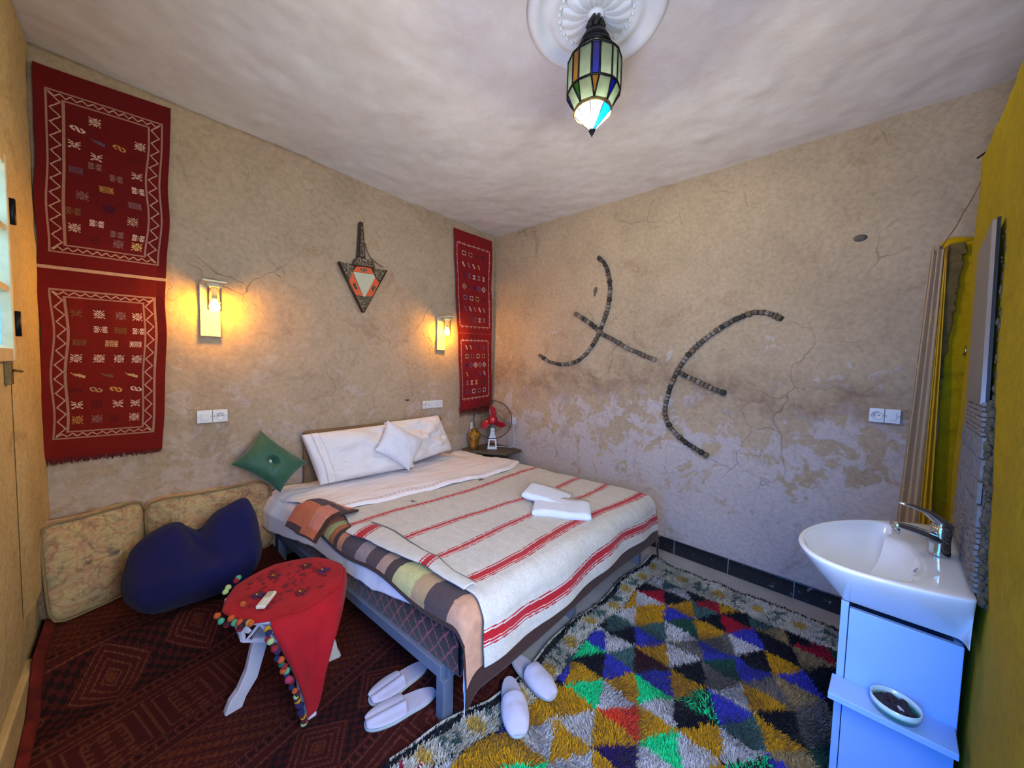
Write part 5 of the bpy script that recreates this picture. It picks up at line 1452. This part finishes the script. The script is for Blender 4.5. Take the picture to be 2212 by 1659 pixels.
tag(car, 'dark red patterned woven carpet under the side table and along the bed', 'carpet')
fmt = MB(); fmt.box((.17, 2.66, .07), (.94, .54, .125)); fmo = fmt.build('floor_mattress', M('foam_mattress_cover', '#4a1a14', .95), None, .03, 3)
tag(fmo, 'low floor mattress hidden under the red carpet, carrying the floral cushions', 'mattress')
# its loose left edge curled up against the wall
n = 70
U, V = np.meshgrid(np.linspace(0, 1, 16), np.linspace(0, 1, n))
yv = 1.95 + V * .98
P = np.stack([-.318 + .030 * np.sin(U * 3.1) * 1.0 + 0 * V, yv, .006 + rise(np.full_like(yv, -.3), yv) * .9 + .035 * (1 - np.cos(U * 2.4)) * np.clip(V * 3, 0, 1)], -1)
cl_ = np.ones((n - 1, 15, 3)) * np.array(lin('#5c1a12')) * (.6 + .8 * vn(V[1:, 1:] * 28, U[1:, 1:] * 2, 5))[..., None]
solid(link('curled_edge', grid_mesh('curled_edge', P, cl_), KIL, car), .006, 0)

# ------------------------------------------------------------------ shaggy triangle rug
PAL = {k: np.array(lin(v)) for k, v in dict(Y='#b07e10', W='#b0abaa', K='#0b0c18', B='#33349a', G='#3f5b58', D='#1f4638', R='#9c1028', M='#320b18', E='#16c277', T='#655c56', O='#c8371f', P='#241248', N='#8d7650').items()}
MAP = {-4: 'WYKB|YWBY', -3: 'YEBW|BYWK', -2: 'BWWY|YYYE', -1: 'YWPB|KYYW', 0: 'BEOEY|YWYWX', 1: 'KYWYX|EBEKWB', 2: 'BGBXGN|WMYBYD', 3: 'KYKWKD|GBWTYT',
       4: 'WGTDTT|YWBBNK', 5: 'YDTKBK|WBYWYK', 6: 'RYKBKK|KGRKNY', 7: 'WRKNRK|GKYGKD', 8: 'YKGYKG|KRYNKG'}
def rug_lookup(x, y):
    """colour of the pile at floor point (x, y)"""
    n_ = len(x); out = np.zeros((n_, 3))
    wob = .010 * (vn(x * 40, y * 40, 171) - .5); wob2 = .010 * (vn(x * 40 + 9, y * 40, 173) - .5)
    xs, ys = x + wob, y + wob2
    k = np.floor((xs - 1.288) / .148).astype(int); u = (xs - 1.288) / .148 - k
    keys = {}
    mix_ = RNG.random(n_)
    for kk in range(-6, 10):
        sel = k == kk
        if not sel.any(): continue
        par = kk % 2
        yy = ys[sel] - (.82 - .0225 * (kk + u[sel])); uu = u[sel]
        offL, offR = -.084 * par, -.084 * (1 - par)
        # 'p' triangles: base on the left line; 'n' triangles: base on the right line
        # left base segment m spans offL-.168(m+1) .. offL-.168m ; apex at its middle on the right line
        mid_off = uu * .084
        q = (offL - yy) / .168
        m = np.floor(q).astype(int); fr_ = q - m
        isp = (fr_ > uu * .5) & (fr_ < 1 - uu * .5)
        mp_ = m
        lo_ = fr_ <= uu * .5                 # above: belongs to the n-triangle before
        # right base index: centre of that n-triangle
        yc = np.where(lo_, offL - .168 * m, offL - .168 * (m + 1))
        mn = np.round((offR - yc) / .168 - .5).astype(int)
        s_ = MAP.get(kk, 'WYKBTY|KYWGBY'); ps, nsx = s_.split('|')
        idxp = np.clip(mp_ + 1, 0, 40); idxn = np.clip(mn + 1, 0, 40)
        pool = 'YKWBGYKNDT'
        ch = np.where(isp, [ps[i] if i < len(ps) else pool[(i * 3 + kk) % 10] for i in idxp], [nsx[i] if i < len(nsx) else pool[(i * 7 + kk + 4) % 10] for i in idxn])
        mm = mix_[sel]
        c = np.array([PAL['E' if (q_ == 'X' and w_ < .55) else ('K' if q_ == 'X' else q_)] for q_, w_ in zip(ch, mm)])
        # thin dark outlines here and there
        out[sel] = c
    return out
def rug_edge_y(x): return 1.005 + .13 * np.clip((1.0 - x) / .45, 0, 1) - .05 * np.clip((x - 1.7) / .97, 0, 1) + .014 * np.sin(x * 9)
RX0, RX1, RY0 = .50, 2.665, -.34
def rug_color(x, y):
    c = rug_lookup(x, y)
    ye = rug_edge_y(x); dy = ye - y; dx = RX1 - x; dl = x - RX0
    BWd = .135
    brd = (dy < BWd * .95) | (dx < .235) | (dl < .16)
    crm = np.array(lin('#b8b09e')); s1 = np.where(dx < .235, y, x)
    ph = (s1 / .21) % 1; acr = np.where(dx < .235, dx - .125, dy - .070) / .09
    nz = vn(x * 55, y * 55, 181)
    fl = ((ph - .25) ** 2 * 5.0 + acr ** 2 * .8 + (nz - .5) * .16 < .12)
    lf = (np.abs(ph - .75) < .19) & (np.abs(acr) < .75) & (nz > .58)
    cb = np.ones((len(x), 3)) * crm
    cb[fl] = lin('#b08f42'); cb[lf] = lin('#48605a')
    lf2 = (dl < .16); ck = (np.abs(((x - y) / .10) % 1 - .5) < .14) & (np.abs(((x + y) / .10) % 1 - .5) < .34)
    cb[lf2] = crm; cb[lf2 & ck] = lin('#8c1a3a')
    c[brd] = cb[brd]
    blk = (dy < .026) | (dx < .018) | (dl < .012) | (brd & ((np.abs(dy - BWd * .95) < .006) & (dx > .235) | (np.abs(dx - .235) < .006) & (dy > BWd)))
    c[blk] = lin('#0b0c14')
    return c
nx_, ny_ = 330, 210
U, V = np.meshgrid(np.linspace(0, 1, nx_ + 1), np.linspace(0, 1, ny_ + 1))
Xr = RX0 + U * (RX1 - RX0); Ye_ = rug_edge_y(Xr); Yr = RY0 + V * (Ye_ - RY0)
curl = .030 * np.exp(-((Xr - 2.64) / .10) ** 2) * np.exp(-((Ye_ - Yr) / .09) ** 2) + .022 * np.exp(-((Ye_ - Yr) / .03) ** 2) * np.clip(vn(Xr * 5, Xr * 0, 191) - .3, 0, 1)
def rug_z(x, y):
    ye = rug_edge_y(x)
    return .013 + .030 * np.exp(-((x - 2.64) / .10) ** 2) * np.exp(-((ye - y) / .09) ** 2) + .022 * np.exp(-((ye - y) / .03) ** 2) * np.clip(vn(x * 5, x * 0, 191) - .3, 0, 1)
Zr = rug_z(Xr, Yr)
cx, cy = (Xr[1:, 1:] + Xr[:-1, :-1]) / 2, (Yr[1:, 1:] + Yr[:-1, :-1]) / 2
bc_ = rug_color(cx.ravel(), cy.ravel()) * .7
SHAG = M_attr('wool_pile', 1.0, .0, 200, .1, .06, .001)
rg = link('shag_rug', grid_mesh('shag_rug', np.dstack([Xr, Yr, Zr]), bc_), SHAG); solid(rg, .010, -1)
tag(rg, 'shaggy rug of many coloured triangles at the foot of the bed', 'rug')
NT_ = 170000
tx = RX0 + RNG.random(NT_) * (RX1 - RX0)
near = RNG.random(NT_)
ty2 = RY0 + RNG.random(NT_) * (rug_edge_y(tx) - RY0)
tc_ = rug_color(tx, ty2) * (.72 + .56 * RNG.random(NT_))[:, None]
tz = rug_z(tx, ty2) - .002
ang = 2 * np.pi * (fbm(tx * 5, ty2 * 5, 201, 2) * 1.6 + .35 * RNG.random(NT_)); lean = .008 + .014 * RNG.random(NT_); hh = .010 + .012 * RNG.random(NT_); wd = .0016 + .0016 * RNG.random(NT_)
dx_, dy_ = np.cos(ang), np.sin(ang); sx_, sy_ = -dy_, dx_
tw = 2 * np.pi * RNG.random(NT_); sx_, sy_ = np.cos(tw), np.sin(tw)
B0 = np.stack([tx - sx_ * wd, ty2 - sy_ * wd, tz], -1); B1 = np.stack([tx + sx_ * wd, ty2 + sy_ * wd, tz], -1)
T1_ = np.stack([tx + dx_ * lean + sx_ * wd * .6, ty2 + dy_ * lean + sy_ * wd * .6, tz + hh], -1); T0_ = np.stack([tx + dx_ * lean - sx_ * wd * .6, ty2 + dy_ * lean - sy_ * wd * .6, tz + hh], -1)
Vt = np.stack([B0, B1, T1_, T0_], 1).reshape(-1, 3)
tf = link('pile', mesh_raw('pile', Vt, np.arange(NT_ * 4).reshape(-1, 4), False, tc_), SHAG, rg); tf['kind'] = 'stuff'
# pale overcast edge cord beside the bed
xs_ = np.linspace(.60, 2.66, 120); yc_ = rug_edge_y(xs_)
MB().tube([(x, y + .004, float(z) + .006) for x, y, z in zip(xs_, yc_, rug_z(xs_, yc_))], .006, 6).build('edge_cord', M('pale_edge_cord', '#a9a49a', .9), rg)

# ------------------------------------------------------------------ basin, cabinet, tap
van = thing('basin_cabinet', 'narrow white basin cabinet with a shelf on its side', 'cabinet', (1.8, -.20, 0))
WLAM = M('pale_blue_laminate', '#8fb4ea', .35, .03, 8, 0, 60)
dsl = -.096
def vb(x0, x1, y0, y1, z0, z1, b=None):
    """box sheared along the partition direction"""
    b = b or MB()
    def q(x, y, z): return (x, y + dsl * (x - 1.6), z)
    b.add([q(x, y, z) for z in (z0, z1) for y in (y0, y1) for x in (x0, x1)], [(0, 2, 3, 1), (4, 5, 7, 6), (0, 1, 5, 4), (2, 6, 7, 3), (0, 4, 6, 2), (1, 3, 7, 5)])
    return b
vb(1.60, 1.618, -.323, -.085, .02, .690).build('side_panel', WLAM, van, .002)
vb(2.08, 2.098, -.323, -.085, .02, .690).build('side_panel', WLAM, van, .002)
vb(1.618, 2.08, -.323, -.305, .02, .69).build('back_panel', WLAM, van, .002)
vb(1.618, 2.08, -.305, -.085, .05, .068).build('bottom_panel', WLAM, van, .002)
vb(1.60, 1.848, -.083, -.064, .03, .700).build('door', WLAM, van, .002)
vb(1.852, 2.098, -.083, -.064, .03, .700).build('door', WLAM, van, .002)
vb(1.60, 1.62, -.083, -.064, .700, .708).build('top_trim', WLAM, van, .001)
vb(1.62, 2.08, -.30, -.10, 0, .05).build('plinth', M('dark_plinth', '#26272c', .7), van)
vb(1.492, 1.60, -.320, -.055, .425, .445).build('side_shelf', WLAM, van, .002)
CER = M('white_ceramic', '#d6d9de', .08, .02, 4, 0, 60, coat=.6)
bas = thing('wash_basin', 'white oval wash basin with a flat tap deck on the narrow cabinet', 'basin', (1.85, -.2, .71))
OUT = [(1.505, -.318), (1.475, -.25), (1.455, -.15), (1.452, -.06), (1.475, .005), (1.53, .045), (1.61, .062), (1.71, .052), (1.81, .018), (1.90, -.03), (1.99, -.10), (2.07, -.185), (2.135, -.28), (2.17, -.378)]
def spline(pts, n):
    P_ = np.array(pts); d_ = np.r_[0, np.cumsum(np.linalg.norm(np.diff(P_, axis=0), axis=1))]; t_ = np.linspace(0, d_[-1], n)
    out = np.stack([np.interp(t_, d_, P_[:, i]) for i in (0, 1)], -1)
    for _ in range(6): out[1:-1] = (out[:-2] + 2 * out[1:-1] + out[2:]) / 4
    return out
front = spline(OUT, 72); back = np.stack([np.linspace(2.17, 1.505, 30)[1:-1], np.linspace(-.378, -.318, 30)[1:-1]], -1)
rim = np.concatenate([front, back]); nR = len(rim)
ctr = np.array((1.80, -.24)); bct = np.array((1.70, -.115))     # foot centre and bowl centre
def ringz(scale, z, c=ctr): 
    p = c + (rim - c) * scale; return np.column_stack([p, np.full(nR, z)])
isb = np.zeros(nR); isb[72:] = 1
foot = np.array([(np.clip(x, 1.60, 2.10), np.clip(y, -.40, -.07 - .1 * (x - 1.6))) for x, y in rim]); foot[:, 1] = np.minimum(foot[:, 1], -.070 + dsl * (foot[:, 0] - 1.6)); foot[72:] = rim[72:]; foot[72:, 0] = np.clip(foot[72:, 0], 1.545, 2.13)
def blend(a, z): 
    p = rim * (1 - a) + foot * a; return np.column_stack([p, np.full(nR, z)])
def bowlring(f, z):
    # bowl opening: rounded shape inside the rim, pulled away from the tap deck at the back
    ang_ = np.arctan2(rim[:, 1] - bct[1], rim[:, 0] - bct[0]); ex = bct[0] + .205 * np.cos(ang_) ; ey = bct[1] + .125 * np.sin(ang_)
    inner = np.array(list(zip(ex, ey)))
    # follow the front rim where it is near, leaving a narrow lip
    rimin = ctr + (rim - ctr) * .955
    w_ = np.clip((rim[:, 1] - dline(rim[:, 0])) / .22, 0, 1)[:, None] ** 1.0
    op = inner * (1 - w_) + rimin * w_
    # diagonal right side of the deck
    p = bct + (op - bct) * f; return np.column_stack([p, np.full(nR, z)])
rings = [blend(1.0, .712), blend(.93, .722), blend(.72, .752), blend(.45, .790), blend(.20, .828), blend(.05, .855), blend(0, .868), blend(0, .873), ringz(.985, .877)]
rings += [bowlring(1.0, .877), bowlring(.975, .872), bowlring(.93, .850), bowlring(.84, .815), bowlring(.68, .785), bowlring(.45, .768), bowlring(.22, .760), bowlring(.06, .757), bowlring(.001, .757)]
bo = link('bowl', grid_mesh('bowl', np.array(rings), wrap_u=True), CER, bas)
ss = bo.modifiers.new('smooth', 'SUBSURF'); ss.levels = 1; ss.render_levels = 1
MB().lathe([(.022, .757), (.022, .761), (.016, .762), (.012, .758)], 20, (bct[0], bct[1], 0)).build('drain', M('chrome', '#c9ccd2', .08, .02, 5, metal=1.0), bas)
MB().lathe([(.009, 0), (.009, .003), (.006, .004)], 14, (1.665, -.230, .853), R=rot_to((0, .8, .6))).build('overflow_ring', MATS['chrome'], bas)
CHR = MATS['chrome']
tap = thing('basin_tap', 'chrome single-lever tap on the deck of the wash basin', 'tap', (1.80, -.293, .877))
tb_ = Vector((1.80, -.293, .877)); td = Vector((-.55, .83, 0)).normalized()
b = MB(); b.lathe([(.026, 0), (.0265, .004), (.0245, .02), (.0235, .055), (.0250, .075), (.0245, .092), (.018, .104), (.002, .108)], 28, tb_); b.build('body', CHR, tap)
pth = [tb_ + td * .012 + Vector((0, 0, .052)), tb_ + td * .05 + Vector((0, 0, .066)), tb_ + td * .085 + Vector((0, 0, .078)), tb_ + td * .125 + Vector((0, 0, .089)), tb_ + td * .137 + Vector((0, 0, .089))]
MB().tube(pth, [.018, .0155, .014, .0125, .012], 14, flat=1.15).build('spout', CHR, tap)
MB().lathe([(.010, -.022), (.0105, -.004), (.010, 0)], 14, tb_ + td * .128 + Vector((0, 0, .083))).build('aerator', CHR, tap)
pth = [tb_ + td * -.012 + Vector((0, 0, .098)), tb_ + td * .012 + Vector((0, 0, .118)), tb_ + td * .045 + Vector((0, 0, .142)), tb_ + td * .085 + Vector((0, 0, .158)), tb_ + td * .125 + Vector((0, 0, .166))]
MB().tube(pth, [.016, .014, .009, .006, .004], 12, flat=1.6).build('lever', CHR, tap)

bwl = thing('bowl', 'small green and white bowl on the side shelf of the basin cabinet', 'bowl', (1.543, -.195, .445), 0)
MB().lathe([(.001, 0), (.036, 0), (.048, .006), (.0535, .020), (.0540, .038), (.052, .038), (.0505, .022), (.044, .010), (.001, .008)], 36, (1.543, -.195, .445), cap=False).build('body', (lambda t_: (t_.set(color=t_.ramp(t_.math('MULTIPLY', t_.math('SUBTRACT', (lambda s_: (t_.l(t_.pos(), s_.inputs[0]), s_.outputs['Z'])[1])(t_.n('ShaderNodeSeparateXYZ')), .445), 24.0), [(.42, lin('#1b7466')), (.66, lin('#b9d3d8'))]), rough=.25, coat=.4), t_.m)[1])(NT('green_white_glaze')), bwl)
dk = MB()
random.seed(12)
for k in range(60):
    a, r_ = random.random() * 6.283, .040 * math.sqrt(random.random()); dk.ball((1.543 + r_ * math.cos(a), -.195 + r_ * math.sin(a), .462 + random.random() * .008), random.uniform(.006, .011), 6, 4, (1.3, 1, .7))
o_ = dk.build('contents', M('dark_ash', '#241820', .8, .4, 80), bwl); o_['kind'] = 'stuff'
MB().box((1.536, -.205, .469), (.020, .010, .004), Matrix.Rotation(.6, 3, 'Z')).build('white_chip', M('pale_chip', '#b9b2b8', .7), bwl, .001)

# ------------------------------------------------------------------ mirror and stone splashback on the partition
def onD(x, h, z): return (x, dline(x, h), z)
MIRG = NT('mirror_glass'); MIRG.set(color=(.30, .28, .26), metal=1.0, rough=MIRG.ramp(MIRG.noise(3, 3), [(.3, .28), (.7, .40)])); MIRG = MIRG.m
mir = thing('wall_mirror', 'dull frameless mirror on the yellow partition above the basin', 'mirror', onD(1.85, 0, 1.395))
MB().prism([onD(1.66, .002, 1.392), onD(1.98, .002, 1.392), onD(2.03, .002, 1.905), onD(1.76, .002, 1.945)], (.003, .008, 0)).build('glass', MIRG, mir)
MB().prism([onD(1.657, -.005, 1.390), onD(1.99, -.005, 1.390), onD(2.04, -.005, 1.91), onD(1.757, -.005, 1.95)], (.001, .0065, 0)).build('backing', M('black_mirror_backing', '#0d0e12', .6), mir)
spl = thing('splashback', 'grey stone mosaic splashback with a ragged mortar edge behind the tap', 'splashback', onD(1.8, 0, .88))
STN = M('grey_splash_stone', '#6d6966', .8, .3, 60, .5, 120)
XE0, XE1 = 1.52, 2.05
b = MB(); b.prism([onD(XE0, -.016, .872), onD(XE1 + .05, -.016, .872), onD(XE1 - .06, -.016, 1.392), onD(XE0 + .13, -.016, 1.392)], (.002, .014, 0)); b.build('mortar', M('grey_mortar', '#57524c', .95, .3, 40, .5, 80), spl)
random.seed(21)
ms = MB()
zrow = .884
while zrow < 1.385:
    hrow = random.uniform(.012, .016) if not 1.04 < zrow < 1.25 else .062
    xx = XE0 + .008 + .13 * (zrow - .872) / .52; xe = XE1 + .04 - .11 * (zrow - .872) / .52
    while xx < xe:
        w_ = random.uniform(.014, .030) if hrow < .03 else .0115
        x_, z_ = xx + w_ / 2, zrow + hrow / 2
        y_ = dline(x_, .002 + random.uniform(-.001, .003)); ms.box((x_, y_, z_), (w_ - .003, .008, hrow - .003))
        xx += w_
    zrow += hrow
o_ = ms.build('mosaic_stones', STN, spl); o_['kind'] = 'stuff'
mrt = MB()
for k in range(240):
    f = k / 239; z_ = .86 + .54 * f; x_ = XE0 - .004 + .13 * f
    mrt.ball((x_ + random.uniform(-.010, .006), dline(x_, random.uniform(-.020, -.004)), z_), random.uniform(.003, .011), 6, 4, (1, .8, 1.2))
for k in range(50):
    f = k / 49; z_ = .88 + .52 * f; x_ = XE1 + .052 - .11 * f
    mrt.ball((x_ + random.uniform(-.006, .008), dline(x_, random.uniform(-.02, -.002)), z_), random.uniform(.006, .012), 6, 4)
for k in range(40):
    f = k / 39; z_ = 1.40 + .50 * f; x_ = 1.648 + .10 * f
    mrt.ball((x_ + random.uniform(-.008, .004), dline(x_, random.uniform(-.018, -.010)), z_), random.uniform(.002, .009), 6, 4, (1, .6, 1.3))
o_ = mrt.build('ragged_mortar', M('dirty_mortar_lumps', '#4a4130', .95, .4, 60, .5, 90), spl); o_['kind'] = 'stuff'

# ------------------------------------------------------------------ curtain at the bathroom gap
cur = thing('curtain', 'beige lace curtain with a yellow lining gathered at the bathroom opening', 'curtain', (2.84, -.38, .08))
t = NT('beige_lace'); _w1 = t.n('ShaderNodeTexVoronoi'); _w1.inputs['Scale'].default_value = 55; t.l(t.pos(), _w1.inputs['Vector'])
_g = t.ramp(t.noise(5, 4, .6, dist=.5), [(.50, 0.0), (.60, 1.0)])
t.set(color=t.mix(t.math('MULTIPLY', _g, t.ramp(_w1.outputs['Distance'], [(.2, 1.0), (.5, .0)])), lin('#a98c68'), lin('#d0a650')), rough=.6, sheen=.3); t.bump(_w1.outputs['Distance'], .5, .004)
LACE = t.m
def curtain_sheet(name, mat, top, bot, z1, z0, folds, amp, seed):
    n1, n2 = 90, 70; S_, V = np.meshgrid(np.linspace(0, 1, n1), np.linspace(0, 1, n2))
    top, bot = np.array(top), np.array(bot)
    p0 = top[0] * V[..., None] + bot[0] * (1 - V[..., None]); p1 = top[1] * V[..., None] + bot[1] * (1 - V[..., None])
    XY = p0 * (1 - S_[..., None]) + p1 * S_[..., None]
    d = (p1 - p0) / np.maximum(np.linalg.norm(p1 - p0, axis=-1, keepdims=True), 1e-6); nn = np.stack([-d[..., 1], d[..., 0]], -1)
    a_ = amp * (1 - .45 * V) * (np.sin(S_ * folds * 2 * np.pi + .6 * np.sin(V * 3 + seed)) + .35 * np.sin(S_ * folds * 4.7 + V * 2))
    XY = XY + nn * a_[..., None]
    Z = z0 + (z1 - z0) * V + .012 * np.sin(S_ * 12) * V ** 6
    o = link(name, grid_mesh(name, np.dstack([XY, Z])), mat, cur); solid(o, .003, 0); return o
curtain_sheet('lace_panel', LACE, ((2.865, -.350), (2.845, -.392)), ((2.855, -.285), (2.80, -.372)), 2.135, .06, 3, .014, 1)
curtain_sheet('yellow_lining', M('yellow_lining_cloth', '#c2960c', .7, .12, 8, .1, 120), ((2.846, -.395), (2.842, -.404)), ((2.80, -.378), (2.792, -.428)), 2.12, .05, 2, .010, 3)
MB().tube([(2.838, -.401, 2.135), (2.838, -.402, 1.95)], .006, 8).build('gold_trim', GOLD, cur)
wire = MB(); P0_, P1_ = Vector((2.502, -.445, 2.365)), Vector((2.868, -.385, 2.14))
wire.tube([P0_.lerp(P1_, f) + Vector((0, 0, -.018 * math.sin(math.pi * f) + .004 * math.sin(f * 17))) for f in np.linspace(0, 1, 16)], .0022, 5)
tag(wire.build('curtain_string', M('brown_string', '#7d5c38', .9)), 'thin brown string running from the nail down to the curtain', 'string')
tag(MB().tube([(2.455, -.435, 2.425), (2.50, -.415, 2.420)], .0045, 6).build('nail', M('rusty_nail', '#2a1712', .7, metal=.5)), 'dark nail at the end of the yellow partition', 'nail')
tag(MB().tube([(XR - .02, -.488, 1.585), (XR - .045, -.488, 1.580), (XR - .060, -.490, 1.60), (XR - .052, -.492, 1.625), (XR - .038, -.492, 1.615)], .005, 8).build('towel_hook', MATS['chrome']), 'small white metal hook on the yellow bathroom wall', 'hook')

# ------------------------------------------------------------------ give single-mesh things an origin of their own
for o in list(COL.objects):
    if o.type == 'MESH' and o.parent is None and o.get('kind') != 'structure' and not o.children:
        me = o.data; n = len(me.vertices); co = np.empty(n * 3, np.float32); me.vertices.foreach_get('co', co); co = co.reshape(-1, 3)
        c = np.array(((co[:, 0].min() + co[:, 0].max()) / 2, (co[:, 1].min() + co[:, 1].max()) / 2, co[:, 2].min()), np.float32)
        me.vertices.foreach_set('co', (co - c).ravel()); me.update(); o.location = Vector([float(v) for v in c])
